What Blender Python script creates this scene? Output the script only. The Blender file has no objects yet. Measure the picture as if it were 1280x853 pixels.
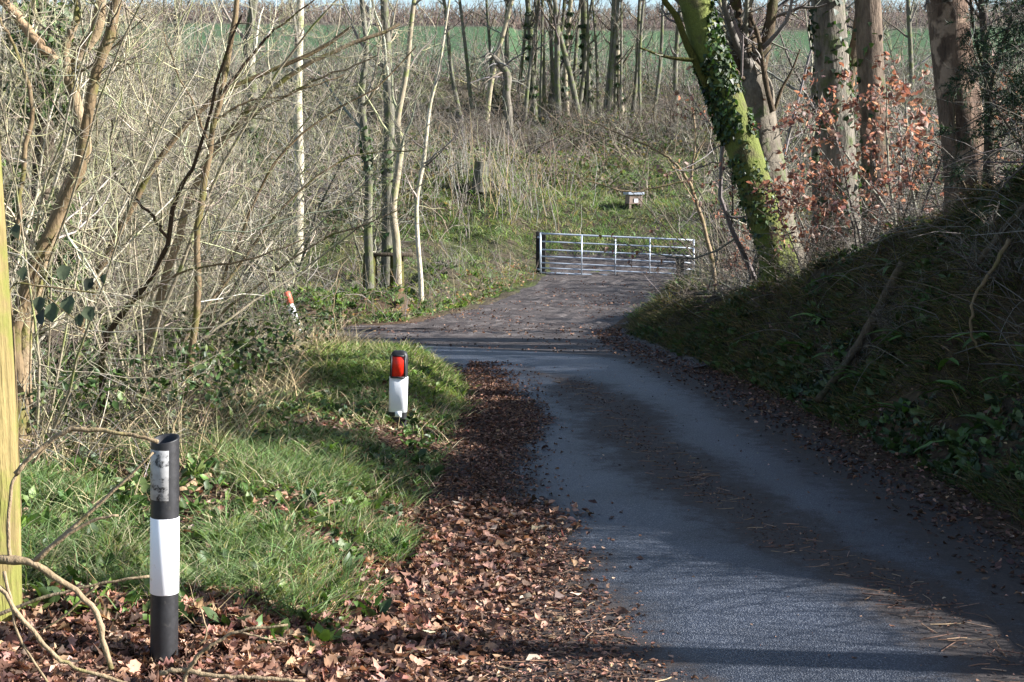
import bpy, math
import numpy as np
from mathutils import Vector
R = math.radians
rng = np.random.default_rng(11)
S = bpy.context.scene
COL = S.collection

# ------------------------------------------------------------------ camera, sky, sun, exposure
FPX, CX, CY, CAMH = 1800.0, 640.0, 426.5, 2.0
PITCH = math.atan((426.5 - 250) / FPX)
cam_d = bpy.data.cameras.new('camera'); cam = bpy.data.objects.new('camera', cam_d); COL.objects.link(cam)
cam.location = (0, 0, CAMH); cam.rotation_euler = (math.pi / 2 - PITCH, 0, 0)
cam_d.sensor_width = 36; cam_d.lens = 36 * FPX / 1280; cam_d.clip_end = 3000; cam_d.clip_start = .05
S.camera = cam
SUN_AZ, SUN_EL = R(-6), R(25)          # azimuth from +X towards +Y
sd = Vector((math.cos(SUN_EL) * math.cos(SUN_AZ), math.cos(SUN_EL) * math.sin(SUN_AZ), math.sin(SUN_EL)))
w = bpy.data.worlds.new('World'); S.world = w; w.use_nodes = True
nt = w.node_tree; sky = nt.nodes.new('ShaderNodeTexSky'); sky.sky_type = 'NISHITA'; sky.sun_disc = False
sky.sun_elevation = SUN_EL; sky.sun_rotation = math.pi / 2 - SUN_AZ
sky.air_density = 1.0; sky.dust_density = 1.0; sky.ozone_density = 1.0
bg = nt.nodes['Background']; bg.inputs[1].default_value = .075
nt.links.new(sky.outputs[0], bg.inputs[0])
sl = bpy.data.lights.new('sun', 'SUN'); sl.energy = 5.0; sl.angle = R(.5); sl.color = (1, .975, .945)
so = bpy.data.objects.new('sun', sl); COL.objects.link(so); so.rotation_euler = sd.to_track_quat('Z', 'Y').to_euler()
so.location = (30, -10, 30)
S.view_settings.view_transform = 'Standard'; S.view_settings.look = 'None'; S.view_settings.gamma = 1
S.view_settings.exposure = 1.75; S.view_settings.use_curve_mapping = False

# ------------------------------------------------------------------ pixel helpers
def ray(px, py):
    u = (px - CX) / FPX; v = -(py - CY) / FPX
    return np.array([u, math.cos(PITCH) + v * math.sin(PITCH), -math.sin(PITCH) + v * math.cos(PITCH)])
def at(px, py, Y):
    r = ray(px, py); return np.array([0, 0, CAMH]) + r * (Y / r[1])
def path(pts, Y):
    """pixel path -> points; Y one depth or one per point"""
    Ys = np.broadcast_to(np.asarray(Y, float), (len(pts),)) if np.ndim(Y) == 0 or len(np.shape(Y)) == 0 else np.interp(np.linspace(0, 1, len(pts)), np.linspace(0, 1, len(Y)), Y)
    return np.array([at(p[0], p[1], y) for p, y in zip(pts, Ys)])

# ------------------------------------------------------------------ noise
def _h(ix, iy, s):
    n = (ix.astype(np.int64) * 374761393 + iy.astype(np.int64) * 668265263 + s * 1442695041) & 0xffffffff
    n = ((n ^ (n >> 13)) * 1274126177) & 0xffffffff
    return ((n ^ (n >> 16)) & 0xffff) / 65535.0
def vnoise(x, y, s=0):
    x = np.asarray(x, float); y = np.asarray(y, float)
    ix = np.floor(x); iy = np.floor(y); fx = x - ix; fy = y - iy
    fx = fx * fx * (3 - 2 * fx); fy = fy * fy * (3 - 2 * fy)
    ix = ix.astype(np.int64); iy = iy.astype(np.int64)
    a = _h(ix, iy, s); b = _h(ix + 1, iy, s); c = _h(ix, iy + 1, s); d = _h(ix + 1, iy + 1, s)
    return (a * (1 - fx) + b * fx) * (1 - fy) + (c * (1 - fx) + d * fx) * fy
def fbm(x, y, o=3, s=0):
    t = 0; a = .5; n = 0
    for k in range(o):
        t = t + a * vnoise(x * 2 ** k, y * 2 ** k, s + k); n += a; a *= .5
    return t / n - .5
def sstep(a, b, x):
    t = np.clip((x - a) / (b - a), 0, 1); return t * t * (3 - 2 * t)

# ------------------------------------------------------------------ plan of the lane
LEFT = np.array([(-.5, -30), (-.5, 4), (-.5, 8), (-.52, 9.6), (-.5, 11.2), (-.42, 14), (-.5, 15.6), (-.85, 16.7), (-1.4, 17.5), (-2.0, 18.0), (-2.7, 18.4), (-3.6, 18.8), (-8, 19.4), (-40, 21.5)])
RIGHT = np.array([(3.05, -30), (3.05, 4), (2.9, 8), (2.82, 9.6), (2.68, 11.2), (2.45, 14.6), (2.2, 16.6), (1.75, 17.9), (.9, 18.75), (-.3, 19.4), (-1.5, 20.1), (-3.0, 20.9), (-8, 22.0), (-40, 24.1)])
def xl(y): return np.interp(y, [p[1] for p in LEFT[:7]], [p[0] for p in LEFT[:7]])
def xr(y): return np.interp(y, [-30, 8, 9.6, 11.2, 14.6, 16.5, 19, 20.6, 22.5, 26.7, 33, 36, 40], [3.05, 2.9, 2.82, 2.68, 2.42, 2.15, 1.72, 1.45, 1.55, 2.4, 3.75, 4.6, 5.2])
TL_Y = [18, 21.8, 22.6, 23.6, 27.8, 33, 36, 45]; TL_X = [-30, -30, -3.4, -1.84, -.62, .45, .75, .8]
def hill(y): return np.interp(y, [-60, 28, 33, 36, 38, 41, 46, 52, 60, 70, 90, 130, 170, 205, 235, 300, 460], [0, 0, .12, .25, .8, 1.75, 2.6, 3.5, 4.8, 6.8, 9.8, 15.5, 21.5, 27.0, 29.5, 29.5, 20])
def bankH(y): return np.interp(y, [-40, 3, 5, 6.5, 7.7, 9.6, 12, 14, 16, 18, 20, 23, 26, 30, 36, 44], [.6, .65, .8, 1.15, 1.65, 2.6, 2.4, 1.85, 1.25, .75, .5, .4, .36, .36, .3, 0])  # near end, out of view, kept low so sun reaches the lane
def height(x, y):
    x = np.asarray(x, float); y = np.asarray(y, float)
    z = hill(y)
    # left verge: between lane and left arm
    yl = np.interp(x, [-40, -8, -3.6, -2.7, -2.0, -1.4, -.85, -.5], [21.5, 19.4, 18.8, 18.4, 18.0, 17.5, 16.7, 15.6])
    d = np.minimum(xl(y) - x, (yl - y))
    inside = np.clip(d, 0, None)
    v = .22 * sstep(0, .75, inside) + .14 * sstep(.5, 2.5, inside) + .12 * np.exp(-((x + 1.2) ** 2 / .8 + (y - 15.3) ** 2 / 2.2)) * sstep(0, .5, inside)
    v = v - .1 * sstep(9, 5, y) * sstep(0, .6, inside)
    v = v + sstep(.1, .8, inside) * (fbm(x * 1.3, y * 1.3, 3, 3) * .14 + fbm(x * 5, y * 5, 2, 5) * .05)
    z = np.where(d > 0, z + v, z)
    # right bank
    e = x - xr(y) - .32 - .12 * fbm(x * 0 + 3, y * .9, 2, 9)
    H = bankH(y); Wd = .35 + .6 * H
    bz = H * (sstep(0, 1, np.clip(e / Wd, 0, 1)) * .55 + .45 * np.clip(e / Wd, 0, 1)) + .1 * np.clip(e - Wd, 0, 25) * sstep(24, 16, y) + .03 * np.clip(e - Wd, 0, 60)
    bz = bz + sstep(.1, .6, e) * (fbm(x * 1.5, y * 1.5, 3, 21) * .6 + fbm(x * 5, y * 5, 2, 23) * .16)
    z = np.where(e > 0, np.maximum(z + bz * sstep(48, 36, y), z), z)
    # far side bank across the junction, with hollow behind
    tl = np.interp(y, TL_Y, TL_X)
    yb = np.interp(x, [-40, -8, -3.4, -1.84], [24.8, 23.0, 22.6, 23.6])
    g = np.where(x < -1.84, np.minimum(y - yb, 30), np.clip(tl - x, None, 30))
    g = np.where(y < 21, -1, g)
    crest = .42 * sstep(0, 1.2, g) - .55 * sstep(1.6, 3.4, g) * sstep(1.0, -2.5, x) * sstep(38, 31, y)
    z = np.where(g > 0, z + crest + sstep(.1, 1, g) * (fbm(x * .7, y * .7, 3, 31) * .55 + fbm(x * 3, y * 3, 2, 33) * .12) * sstep(75, 60, y), z)
    # rough hollow slope, big undulation
    z = z + sstep(37, 44, y) * sstep(80, 66, y) * (fbm(x * .22, y * .22, 3, 41) * 1.6 + fbm(x * 1.1, y * 1.1, 2, 43) * .4)
    z = z + sstep(80, 120, y) * (fbm(x * .012, y * .012, 2, 47) * 6) + sstep(20, 80, np.abs(x)) * sstep(60, 30, y) * .0
    return z
def on_ground(x, y, dz=0.0):
    x = np.asarray(x, float); return np.stack([x, np.asarray(y, float), height(x, y) + dz], -1)
def ground_px(px, py):
    """walk a pixel ray until it meets the terrain"""
    r = ray(px, py); t = np.linspace(2, 120, 6000); p = np.array([0, 0, CAMH]) + r[None] * t[:, None]
    hit = np.nonzero(p[:, 2] < height(p[:, 0], p[:, 1]))[0]
    return p[hit[0]] if len(hit) else p[-1]

# ------------------------------------------------------------------ mesh building
class Geo:
    def __init__(s): s.V = []; s.L = []; s.N = []; s.C = []; s.n = 0
    def add(s, V, F, c=(.5, .5, .5)):
        V = np.asarray(V, float).reshape(-1, 3); F = np.asarray(F, np.int64)
        if len(V) == 0: return s
        s.V.append(V); s.L.append((F + s.n).ravel()); s.N.append(np.full(len(F), F.shape[1])); s.n += len(V)
        c = np.asarray(c, float); s.C.append(np.broadcast_to(c, (len(V), 3)) if c.ndim == 1 else c)
        return s
    def mesh(s, name, mat, smooth=True):
        V = np.concatenate(s.V); L = np.concatenate(s.L); N = np.concatenate(s.N); C = np.concatenate(s.C)
        m = bpy.data.meshes.new(name)
        m.vertices.add(len(V)); m.vertices.foreach_set('co', V.astype(np.float32).ravel())
        m.loops.add(len(L)); m.loops.foreach_set('vertex_index', L.astype(np.int32))
        m.polygons.add(len(N)); m.polygons.foreach_set('loop_start', np.concatenate([[0], np.cumsum(N)[:-1]]).astype(np.int32))
        m.polygons.foreach_set('use_smooth', np.full(len(N), bool(smooth)))
        a = m.color_attributes.new('Col', 'FLOAT_COLOR', 'POINT')
        a.data.foreach_set('color', np.concatenate([C, np.ones((len(C), 1))], 1).astype(np.float32).ravel())
        m.update(calc_edges=True)
        if mat: m.materials.append(mat)
        return m
    def obj(s, name, mat, parent=None, smooth=True, loc=None):
        if loc is not None: s.V = [v - np.asarray(loc, float) for v in s.V]
        o = bpy.data.objects.new(name, s.mesh(name, mat, smooth)); COL.objects.link(o)
        if parent: o.parent = parent
        elif loc is not None: o.location = loc
        return o
def tag(o, label=None, cat=None, group=None, kind=None):
    if label: o['label'] = label
    if cat: o['category'] = cat
    if group: o['group'] = group
    if kind: o['kind'] = kind
    return o
def thing(name, loc, label, cat, group=None):
    o = bpy.data.objects.new(name, None); COL.objects.link(o); o.location = loc; o.empty_display_size = .2
    return tag(o, label, cat, group)
def copy_tree(o, parent=None):
    c = o.copy(); COL.objects.link(c); c.parent = parent
    for ch in [k for k in o.children]: copy_tree(ch, c)
    return c
def norm(v): return v / np.maximum(np.linalg.norm(v, axis=-1, keepdims=True), 1e-9)
def tubes(g, P, Rd, sides=3, col=(.3, .25, .2), cap=False):
    P = np.asarray(P, float); Rd = np.asarray(Rd, float)
    if P.ndim == 2: P = P[None]; Rd = Rd[None]
    N, K, _ = P.shape
    T = norm(np.gradient(P, axis=1))
    ax = norm(P[:, -1] - P[:, 0]); ref = np.where(np.abs(ax[:, 2:3]) < .8, np.array([[0, 0, 1.]]), np.array([[.9, .3, .1]]))
    n1 = norm(np.cross(T, ref[:, None, :])); n2 = np.cross(T, n1)
    a = np.arange(sides) * 2 * np.pi / sides
    V = P[:, :, None] + Rd[:, :, None, None] * (np.cos(a)[None, None, :, None] * n1[:, :, None] + np.sin(a)[None, None, :, None] * n2[:, :, None])
    i = np.arange(N)[:, None, None] * K * sides + np.arange(K - 1)[None, :, None] * sides
    j = np.arange(sides)[None, None]; j2 = (j + 1) % sides
    F = np.stack([i + j, i + j2, i + sides + j2, i + sides + j], -1).reshape(-1, 4)
    c = np.asarray(col, float)
    if c.ndim == 2: c = np.repeat(c, K * sides, 0)
    g.add(V.reshape(-1, 3), F, c)
    if cap:
        b = np.arange(N)[:, None] * K * sides + (K - 1) * sides + np.arange(sides)[None]
        g.L.append((b + g.n - N * K * sides).ravel()); g.N.append(np.full(N, sides))
        b = np.arange(N)[:, None] * K * sides + np.arange(sides)[None, ::-1]
        g.L.append((b + g.n - N * K * sides).ravel()); g.N.append(np.full(N, sides))
    return g
def resample(p, n, jit=0.0):
    """Catmull-Rom through points, n samples by index"""
    p = np.asarray(p, float); k = len(p)
    q = np.concatenate([[2 * p[0] - p[1]], p, [2 * p[-1] - p[-2]]])
    t = np.linspace(0, k - 1 - 1e-6, n); i = np.floor(t).astype(int); f = (t - i)[:, None] if p.ndim > 1 else t - i
    a, b, c, d = q[i], q[i + 1], q[i + 2], q[i + 3]
    r = .5 * (2 * b + (c - a) * f + (2 * a - 5 * b + 4 * c - d) * f ** 2 + (3 * b - a - 3 * c + d) * f ** 3)
    if jit: r = r + rng.normal(0, jit, r.shape)
    return r
def grow(P, Rd, n, t=(.2, 1), ang=(30, 60), ln=(.3, .6), K=5, up=.08, wig=.15, rr=.55, tip=.3, rmin=.0012, taper=.5, absl=None):
    N, K0, _ = P.shape; M = N * n; idx = np.repeat(np.arange(N), n)
    plen = np.linalg.norm(np.diff(P, axis=1), axis=2).sum(1)
    tf = rng.uniform(t[0], t[1], M); tt = np.minimum(tf * (K0 - 1), K0 - 1 - 1e-4); i = tt.astype(int); f = (tt - i)[:, None]
    base = P[idx, i] * (1 - f) + P[idx, i + 1] * f; r0 = Rd[idx, i] * (1 - f[:, 0]) + Rd[idx, i + 1] * f[:, 0]
    tan = norm(P[idx, i + 1] - P[idx, i]); pp = rng.normal(size=(M, 3)); perp = norm(pp - (pp * tan).sum(1, keepdims=True) * tan)
    a = np.radians(rng.uniform(ang[0], ang[1], M))[:, None]
    d = tan * np.cos(a) + perp * np.sin(a)
    L = (plen[idx] if absl is None else absl) * rng.uniform(ln[0], ln[1], M) * (1 - taper * tf)
    out = np.zeros((M, K, 3)); out[:, 0] = base; p = base
    for k in range(1, K):
        d = norm(d + rng.normal(0, wig, (M, 3)) + np.array([0, 0, up])); p = p + d * (L / (K - 1))[:, None]; out[:, k] = p
    r = np.maximum(r0 * rr, rmin)[:, None] * np.linspace(1, tip, K)[None]
    return out, np.maximum(r, rmin * .7)
def cvar(base, n, s=.12, hue=.05):
    base = np.asarray(base, float); return np.clip(base[None] * (1 + rng.normal(0, s, (n, 1))) * (1 + rng.normal(0, hue, (n, 3))), .002, .95)
def pick(cols, n, s=.14, hue=.05):
    c = np.asarray(cols, float)[rng.integers(0, len(cols), n)]
    return np.clip(c * (1 + rng.normal(0, s, (n, 1))) * (1 + rng.normal(0, hue, (n, 3))), .002, .95)
# leaf-like sheets: template (k,3) with x along width, y along length, z up; placed by frames
def sheets(g, tmpl, faces, pos, ydir, nrm, size, cols, wscale=1.0):
    pos = np.asarray(pos, float); n = len(pos); y = norm(ydir); x = norm(np.cross(y, nrm)); z = np.cross(x, y)
    size = np.broadcast_to(size, (n,)); ws = np.broadcast_to(wscale, (n,))
    t = tmpl if tmpl.ndim == 3 else np.broadcast_to(tmpl, (n,) + tmpl.shape)
    V = pos[:, None] + size[:, None, None] * (t[:, :, 0:1] * ws[:, None, None] * x[:, None] + t[:, :, 1:2] * y[:, None] + t[:, :, 2:3] * z[:, None])
    F = np.asarray(faces)[None] + (np.arange(n) * t.shape[1])[:, None, None]
    g.add(V.reshape(-1, 3), F.reshape(-1, np.asarray(faces).shape[1]), np.repeat(cols, t.shape[1], 0))
LEAF = np.array([(0, 0, 0), (.28, .3, .09), (.22, .68, .10), (0, 1, 0.02), (-.22, .68, .10), (-.28, .3, .09), (0, .5, -.02)])
LEAF_F = [(0, 1, 6), (1, 2, 6), (2, 3, 6), (3, 4, 6), (4, 5, 6), (5, 0, 6)]
LOBE = np.array([q for yy, ww in ((0, .015), (.12, .10), (.26, .26), (.38, .19), (.54, .36), (.66, .2), (.8, .24), (.92, .1), (1.0, .01)) for q in ((-ww, yy + .03 * (ww > .2), .02 + ww * .2), (0, yy, 0), (ww, yy + .03 * (ww > .2), .02 + ww * .2))])
LOBE_F = [(3 * i + j, 3 * i + j + 1, 3 * i + j + 4, 3 * i + j + 3) for i in range(8) for j in (0, 1)]
def lobed(n, amt=.4):
    t = np.broadcast_to(LOBE, (n,) + LOBE.shape).copy(); c = rng.normal(0, amt, (n, 1)); b = rng.normal(.1, amt, (n, 1)); tw = rng.normal(0, amt, (n, 1)); ph = rng.uniform(0, 6.28, (n, 1))
    t[:, :, 2] += c * (t[:, :, 1] - .5) ** 2 * 1.6 + b * t[:, :, 0] ** 2 * 4 + tw * t[:, :, 0] * (t[:, :, 1] - .5) * 2.2 + .05 * np.sin(t[:, :, 1] * 9 + ph) * np.abs(t[:, :, 0]) * 3
    return t + rng.normal(0, .012, t.shape)
def curled(n, amt=.35):
    t = np.broadcast_to(LEAF, (n,) + LEAF.shape).copy()
    c = rng.normal(0, amt, (n, 1)); b = rng.normal(0, amt, (n, 1)); tw = rng.normal(0, amt, (n, 1))
    t[:, :, 2] += c * (t[:, :, 1] - .5) ** 2 * 1.6 + b * t[:, :, 0] ** 2 * 5 + tw * t[:, :, 0] * (t[:, :, 1] - .5) * 2
    t += rng.normal(0, .045, t.shape); return t
IVY = np.array([(0, 0, 0), (.5, .12, .03), (.3, .5, .05), (0, 1, 0), (-.3, .5, .05), (-.5, .12, .03)])
IVY_F = [(0, 1, 2, 3), (0, 3, 4, 5)]
def blades(g, pos, ydir, length, width, cols, bend=.5, seg=3):
    n = len(pos); d = norm(ydir); side = norm(np.cross(d, rng.normal(size=(n, 3)))); L = np.broadcast_to(length, (n,))[:, None]; wd = np.broadcast_to(width, (n,))[:, None]
    hz = d * [1, 1, 0]; hz = norm(hz + rng.normal(0, .3, (n, 3)) * [1, 1, 0]); p = np.asarray(pos, float); V = []
    for k in range(seg + 1):
        s = wd * (1 - (k / seg) ** 1.5 * .97) * .5
        V += [p - side * s, p + side * s]
        if k < seg: d = norm(d + (hz - [0, 0, .45]) * bend * np.ones((n, 1)) * (k + 1) / seg * .9); p = p + d * L / seg
    V = np.stack(V, 1); F = np.array([(2 * k, 2 * k + 1, 2 * k + 3, 2 * k + 2) for k in range(seg)])
    F = F[None] + (np.arange(n) * 2 * (seg + 1))[:, None, None]
    g.add(V.reshape(-1, 3), F.reshape(-1, 4), np.repeat(cols, 2 * (seg + 1), 0))
def box(g, c, s, col=(.5, .5, .5), rz=0.0, bev=0.0):
    c = np.asarray(c, float); h = np.asarray(s, float) / 2
    if bev <= 0:
        V = np.array([(x, y, z) for z in (-1, 1) for y in (-1, 1) for x in (-1, 1)], float) * h
        F = [(0, 2, 3, 1), (4, 5, 7, 6), (0, 1, 5, 4), (2, 6, 7, 3), (0, 4, 6, 2), (1, 3, 7, 5)]
    else:
        pr = [(-h[0] + bev, -h[1]), (h[0] - bev, -h[1]), (h[0], -h[1] + bev), (h[0], h[1] - bev), (h[0] - bev, h[1]), (-h[0] + bev, h[1]), (-h[0], h[1] - bev), (-h[0], -h[1] + bev)]
        V = []
        for z, k in ((-h[2], 1 - bev / max(h[0], .01)), (-h[2] + bev, 1), (h[2] - bev, 1), (h[2], 1 - bev / max(h[0], .01))): V += [(x * k, y * (1 if k == 1 else 1 - bev / max(h[1], .01)), z) for x, y in pr]
        V = np.array(V); F = [(r * 8 + j, r * 8 + (j + 1) % 8, r * 8 + 8 + (j + 1) % 8, r * 8 + 8 + j) for r in range(3) for j in range(8)]
        cs, sn = math.cos(rz), math.sin(rz); W = V @ np.array([[cs, sn, 0], [-sn, cs, 0], [0, 0, 1]]) + c
        g.add(W, F, col); b = g.n - len(W)
        g.L.append(np.array([b + 7 - k for k in range(8)])); g.N.append(np.array([8]))
        g.L.append(np.array([b + 24 + k for k in range(8)])); g.N.append(np.array([8])); return g
    cs, sn = math.cos(rz), math.sin(rz); V = V @ np.array([[cs, sn, 0], [-sn, cs, 0], [0, 0, 1]]) + c
    return g.add(V, F, col)

# ------------------------------------------------------------------ materials
def mat(name):
    m = bpy.data.materials.new(name); m.use_nodes = True; nt = m.node_tree
    return m, nt, nt.nodes['Principled BSDF'], nt.nodes['Material Output']
def N(nt, t, **k):
    n = nt.nodes.new('ShaderNode' + t)
    for a, b in k.items():
        if a in n.inputs: n.inputs[a].default_value = b
        else: setattr(n, a, b)
    return n
def noise_n(nt, scale, det=4, co=None, rough=.6):
    n = N(nt, 'TexNoise', Scale=scale, Detail=det, Roughness=rough)
    if co is not None: nt.links.new(co, n.inputs['Vector'])
    return n
def ramp(nt, f, stops):
    r = N(nt, 'ValToRGB'); nt.links.new(f, r.inputs[0]); e = r.color_ramp.elements
    while len(e) < len(stops): e.new(.5)
    for k, (p, c) in enumerate(stops): e[k].position = p; e[k].color = (*(c if hasattr(c, '__len__') else (c, c, c)), 1)
    return r.outputs[0]
def mix(nt, f, a, b, mode='MIX'):
    m = N(nt, 'MixRGB', blend_type=mode)
    for k, v in ((0, f), (1, a), (2, b)):
        if hasattr(v, 'is_linked'): nt.links.new(v, m.inputs[k])
        else: m.inputs[k].default_value = v if not hasattr(v, '__len__') else (*v, 1)
    return m.outputs[0]
def bump(nt, b, h, st=.4, dist=.02):
    n = N(nt, 'Bump', Strength=st, Distance=dist); nt.links.new(h, n.inputs['Height']); nt.links.new(n.outputs[0], b.inputs['Normal'])
def leafy(name, rough=.55, trans=.35, spec=.3, tint=(1.3, 1.35, .7)):
    m, nt, b, o = mat(name); a = N(nt, 'Attribute', attribute_name='Col')
    geo = N(nt, 'NewGeometry'); n = noise_n(nt, 35, 2, geo.outputs['Position'])
    c = mix(nt, 1, a.outputs[0], ramp(nt, n.outputs[0], [(.3, .75), (.7, 1.2)]), 'MULTIPLY')
    nt.links.new(c, b.inputs['Base Color']); b.inputs['Roughness'].default_value = rough; b.inputs['Specular IOR Level'].default_value = spec
    if trans:
        t = N(nt, 'BsdfTranslucent'); nt.links.new(mix(nt, 1, c, tint, 'MULTIPLY'), t.inputs[0])
        x = N(nt, 'MixShader'); x.inputs[0].default_value = trans
        nt.links.new(b.outputs[0], x.inputs[1]); nt.links.new(t.outputs[0], x.inputs[2]); nt.links.new(x.outputs[0], o.inputs[0])
    return m
def bark(name, c1, c2, scale=9, moss=0.0, mosscol=(.09, .13, .02), st=.6, patch=None, stretch=.25, rough=.85):
    m, nt, b, o = mat(name); geo = N(nt, 'NewGeometry'); mp = N(nt, 'Mapping'); mp.inputs['Scale'].default_value = (1, 1, stretch)
    nt.links.new(geo.outputs['Position'], mp.inputs[0]); n = noise_n(nt, scale, 6, mp.outputs[0], .65); n2 = noise_n(nt, scale * 5, 4, mp.outputs[0])
    c = ramp(nt, n.outputs[0], [(.32, c1), (.68, c2)]); c = mix(nt, .45, c, ramp(nt, n2.outputs[0], [(.35, .55), (.65, 1.3)]), 'MULTIPLY')
    if patch:
        n4 = noise_n(nt, 5, 3, geo.outputs['Position']); c = mix(nt, ramp(nt, n4.outputs[0], [(.52, 0), (.6, 1)]), c, patch)
    if moss:
        n3 = noise_n(nt, 4, 5, geo.outputs['Position']); c = mix(nt, ramp(nt, n3.outputs[0], [(.62 - moss * .4, 0), (.72 - moss * .35, 1)]), c, mix(nt, n2.outputs[0], mosscol, tuple(q * 2.2 for q in mosscol)))
    at_ = N(nt, 'Attribute', attribute_name='Col'); c = mix(nt, 1, c, mix(nt, 1, at_.outputs[0], (2, 2, 2), 'MULTIPLY'), 'MULTIPLY')
    nt.links.new(c, b.inputs['Base Color']); b.inputs['Roughness'].default_value = rough; b.inputs['Specular IOR Level'].default_value = .2
    bump(nt, b, mix(nt, .4, n.outputs[0], n2.outputs[0]), min(st * 1.3, 1), .06); return m
def plain(name, col, rough=.5, metal=0.0, var=.25, scale=20, dirt=None, spec=.4):
    m, nt, b, o = mat(name); geo = N(nt, 'TexCoord'); n = noise_n(nt, scale, 5, geo.outputs['Object'])
    c = mix(nt, 1, col, ramp(nt, n.outputs[0], [(.3, 1 - var), (.7, 1 + var)]), 'MULTIPLY')
    if dirt:
        n2 = noise_n(nt, dirt[1], 6, geo.outputs['Object'], .7); c = mix(nt, ramp(nt, n2.outputs[0], [(dirt[2], 0), (dirt[2] + .1, 1)]), c, dirt[0])
    nt.links.new(c, b.inputs['Base Color']); b.inputs['Roughness'].default_value = rough; b.inputs['Metallic'].default_value = metal; b.inputs['Specular IOR Level'].default_value = spec
    bump(nt, b, n.outputs[0], .15, .005); return m
M_grass = leafy('grass_blades', .6, .4, .25, (1.25, 1.3, .6))
M_dead = leafy('dead_leaves', .7, .2, .2, (1.4, 1.1, .8))
M_copper = leafy('copper_beech_leaves', .55, .4, .3, (1.5, 1.0, .7))
M_green = leafy('ivy_leaves', .5, .2, .35, (1.2, 1.4, .5))
M_dry = leafy('dry_stems', .8, .0, .15)
M_twig = leafy('twig_bark', .7, 0, .25)
M_conifer = leafy('conifer_needles', .6, .15, .3)
M_hazel = bark('hazel_bark', (.2, .165, .11), (.36, .31, .225), 12, .25, (.12, .13, .05), .25)
M_pale = bark('pale_hazel_bark', (.31, .27, .19), (.52, .47, .38), 9, .2, (.15, .17, .06), .35, stretch=.6)
M_mossy = bark('mossy_trunk_bark', (.06, .055, .03), (.14, .13, .05), 8, .6, (.072, .084, .02), .9, stretch=.5)
M_beech = bark('beech_bark', (.08, .066, .05), (.19, .165, .128), 7, .2, (.05, .06, .025), .45, stretch=.6)
M_grey = bark('grey_trunk_bark', (.075, .065, .052), (.23, .205, .165), 8, .2, (.05, .06, .025), .7)
M_red = bark('red_brown_bark', (.06, .042, .03), (.2, .15, .11), 9, .1, (.05, .06, .025), .7)
M_flaky = bark('flaky_trunk_bark', (.06, .038, .027), (.18, .12, .085), 10, 0, (.1, .1, .03), 1.0, patch=(.3, .21, .15))
M_lichen = bark('lichen_alder_bark', (.065, .06, .045), (.18, .17, .135), 6, .35, (.065, .075, .03), .5)
M_dark = bark('dark_stem_bark', (.045, .035, .025), (.11, .085, .06), 10, .1, (.06, .07, .02), .5)
M_deadwood = bark('bleached_deadwood', (.34, .27, .19), (.6, .5, .38), 10, 0, (.1, .1, .05), .4)

# ------------------------------------------------------------------ ground sheet
def lin(segs):
    o = []
    for a, b, s in segs: o.append(np.arange(a, b, s))
    return np.concatenate(o + [[segs[-1][1]]])
gx = lin([(-420, -120, 30), (-120, -40, 8), (-40, -14, 1.2), (-14, -5, .25), (-5, -1.2, .1), (-1.2, 6.6, .065), (6.6, 16, .3), (16, 50, 1.5), (50, 120, 8), (120, 420, 30)])
gy = lin([(-80, -10, 5), (-10, 3, .5), (3, 18, .085), (18, 26, .13), (26, 45, .22), (45, 80, .5), (80, 240, 4), (240, 470, 15)])
GX, GY = np.meshgrid(gx, gy); GZ = height(GX, GY)
# sink the bed below the lane and the track sheets
yl_ = np.interp(GX, [-40, -8, -3.6, -2.7, -2.0, -1.4, -.85, -.5], [21.5, 19.4, 18.8, 18.4, 18.0, 17.5, 16.7, 15.6])
dl = np.maximum(GX - xl(GY), (GY - yl_)); dr = xr(GY) - GX
tlx = np.interp(GY, TL_Y, TL_X); ybk = np.interp(GX, [-40, -8, -3.4, -1.84, 5], [24.8, 23.0, 22.6, 23.6, 99])
on_track = np.minimum(np.minimum(dl, dr + .1), np.minimum(ybk - GY + 0 * GX, np.where(GX > -1.84, GX - tlx, 9)))
on_track = np.minimum(on_track, np.where(GY > 37.5, -1, 1))
GZ = GZ - .05 * sstep(.1, .25, on_track)
n1 = fbm(GX * .8, GY * .8, 4, 51); n2 = fbm(GX * 4, GY * 4, 3, 55)
def lerp(a, b, t): return a * (1 - t[..., None]) + b * t[..., None]
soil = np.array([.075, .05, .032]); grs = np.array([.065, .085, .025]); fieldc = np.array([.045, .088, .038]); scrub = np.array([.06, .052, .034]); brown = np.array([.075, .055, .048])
c = np.broadcast_to(soil, GX.shape + (3,))
verge = (GX < xl(GY)) & (GY < yl_); c = lerp(c, grs * .8, np.where(verge, .7 * sstep(-.1, .15, n1 + n2 * .5), 0))
c = lerp(c, scrub, sstep(24, 27, GY) * .8); c = lerp(c, grs * .9, sstep(24, 30, GY) * sstep(-.05, .15, n1) * .7)
c = lerp(c, fieldc, sstep(76, 82, GY + n1 * 10)); c = lerp(c, brown, sstep(178, 186, GY))
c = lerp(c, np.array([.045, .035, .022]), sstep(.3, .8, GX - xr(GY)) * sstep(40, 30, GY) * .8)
ny, nx = GX.shape; ii = np.arange(ny - 1)[:, None] * nx + np.arange(nx - 1)[None]
F = np.stack([ii, ii + 1, ii + nx + 1, ii + nx], -1).reshape(-1, 4)
m, nt, b, o = mat('soil_and_turf'); a = N(nt, 'Attribute', attribute_name='Col'); geo = N(nt, 'NewGeometry')
n = noise_n(nt, 14, 6, geo.outputs['Position'], .7); n3 = noise_n(nt, 1.1, 5, geo.outputs['Position'])
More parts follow.
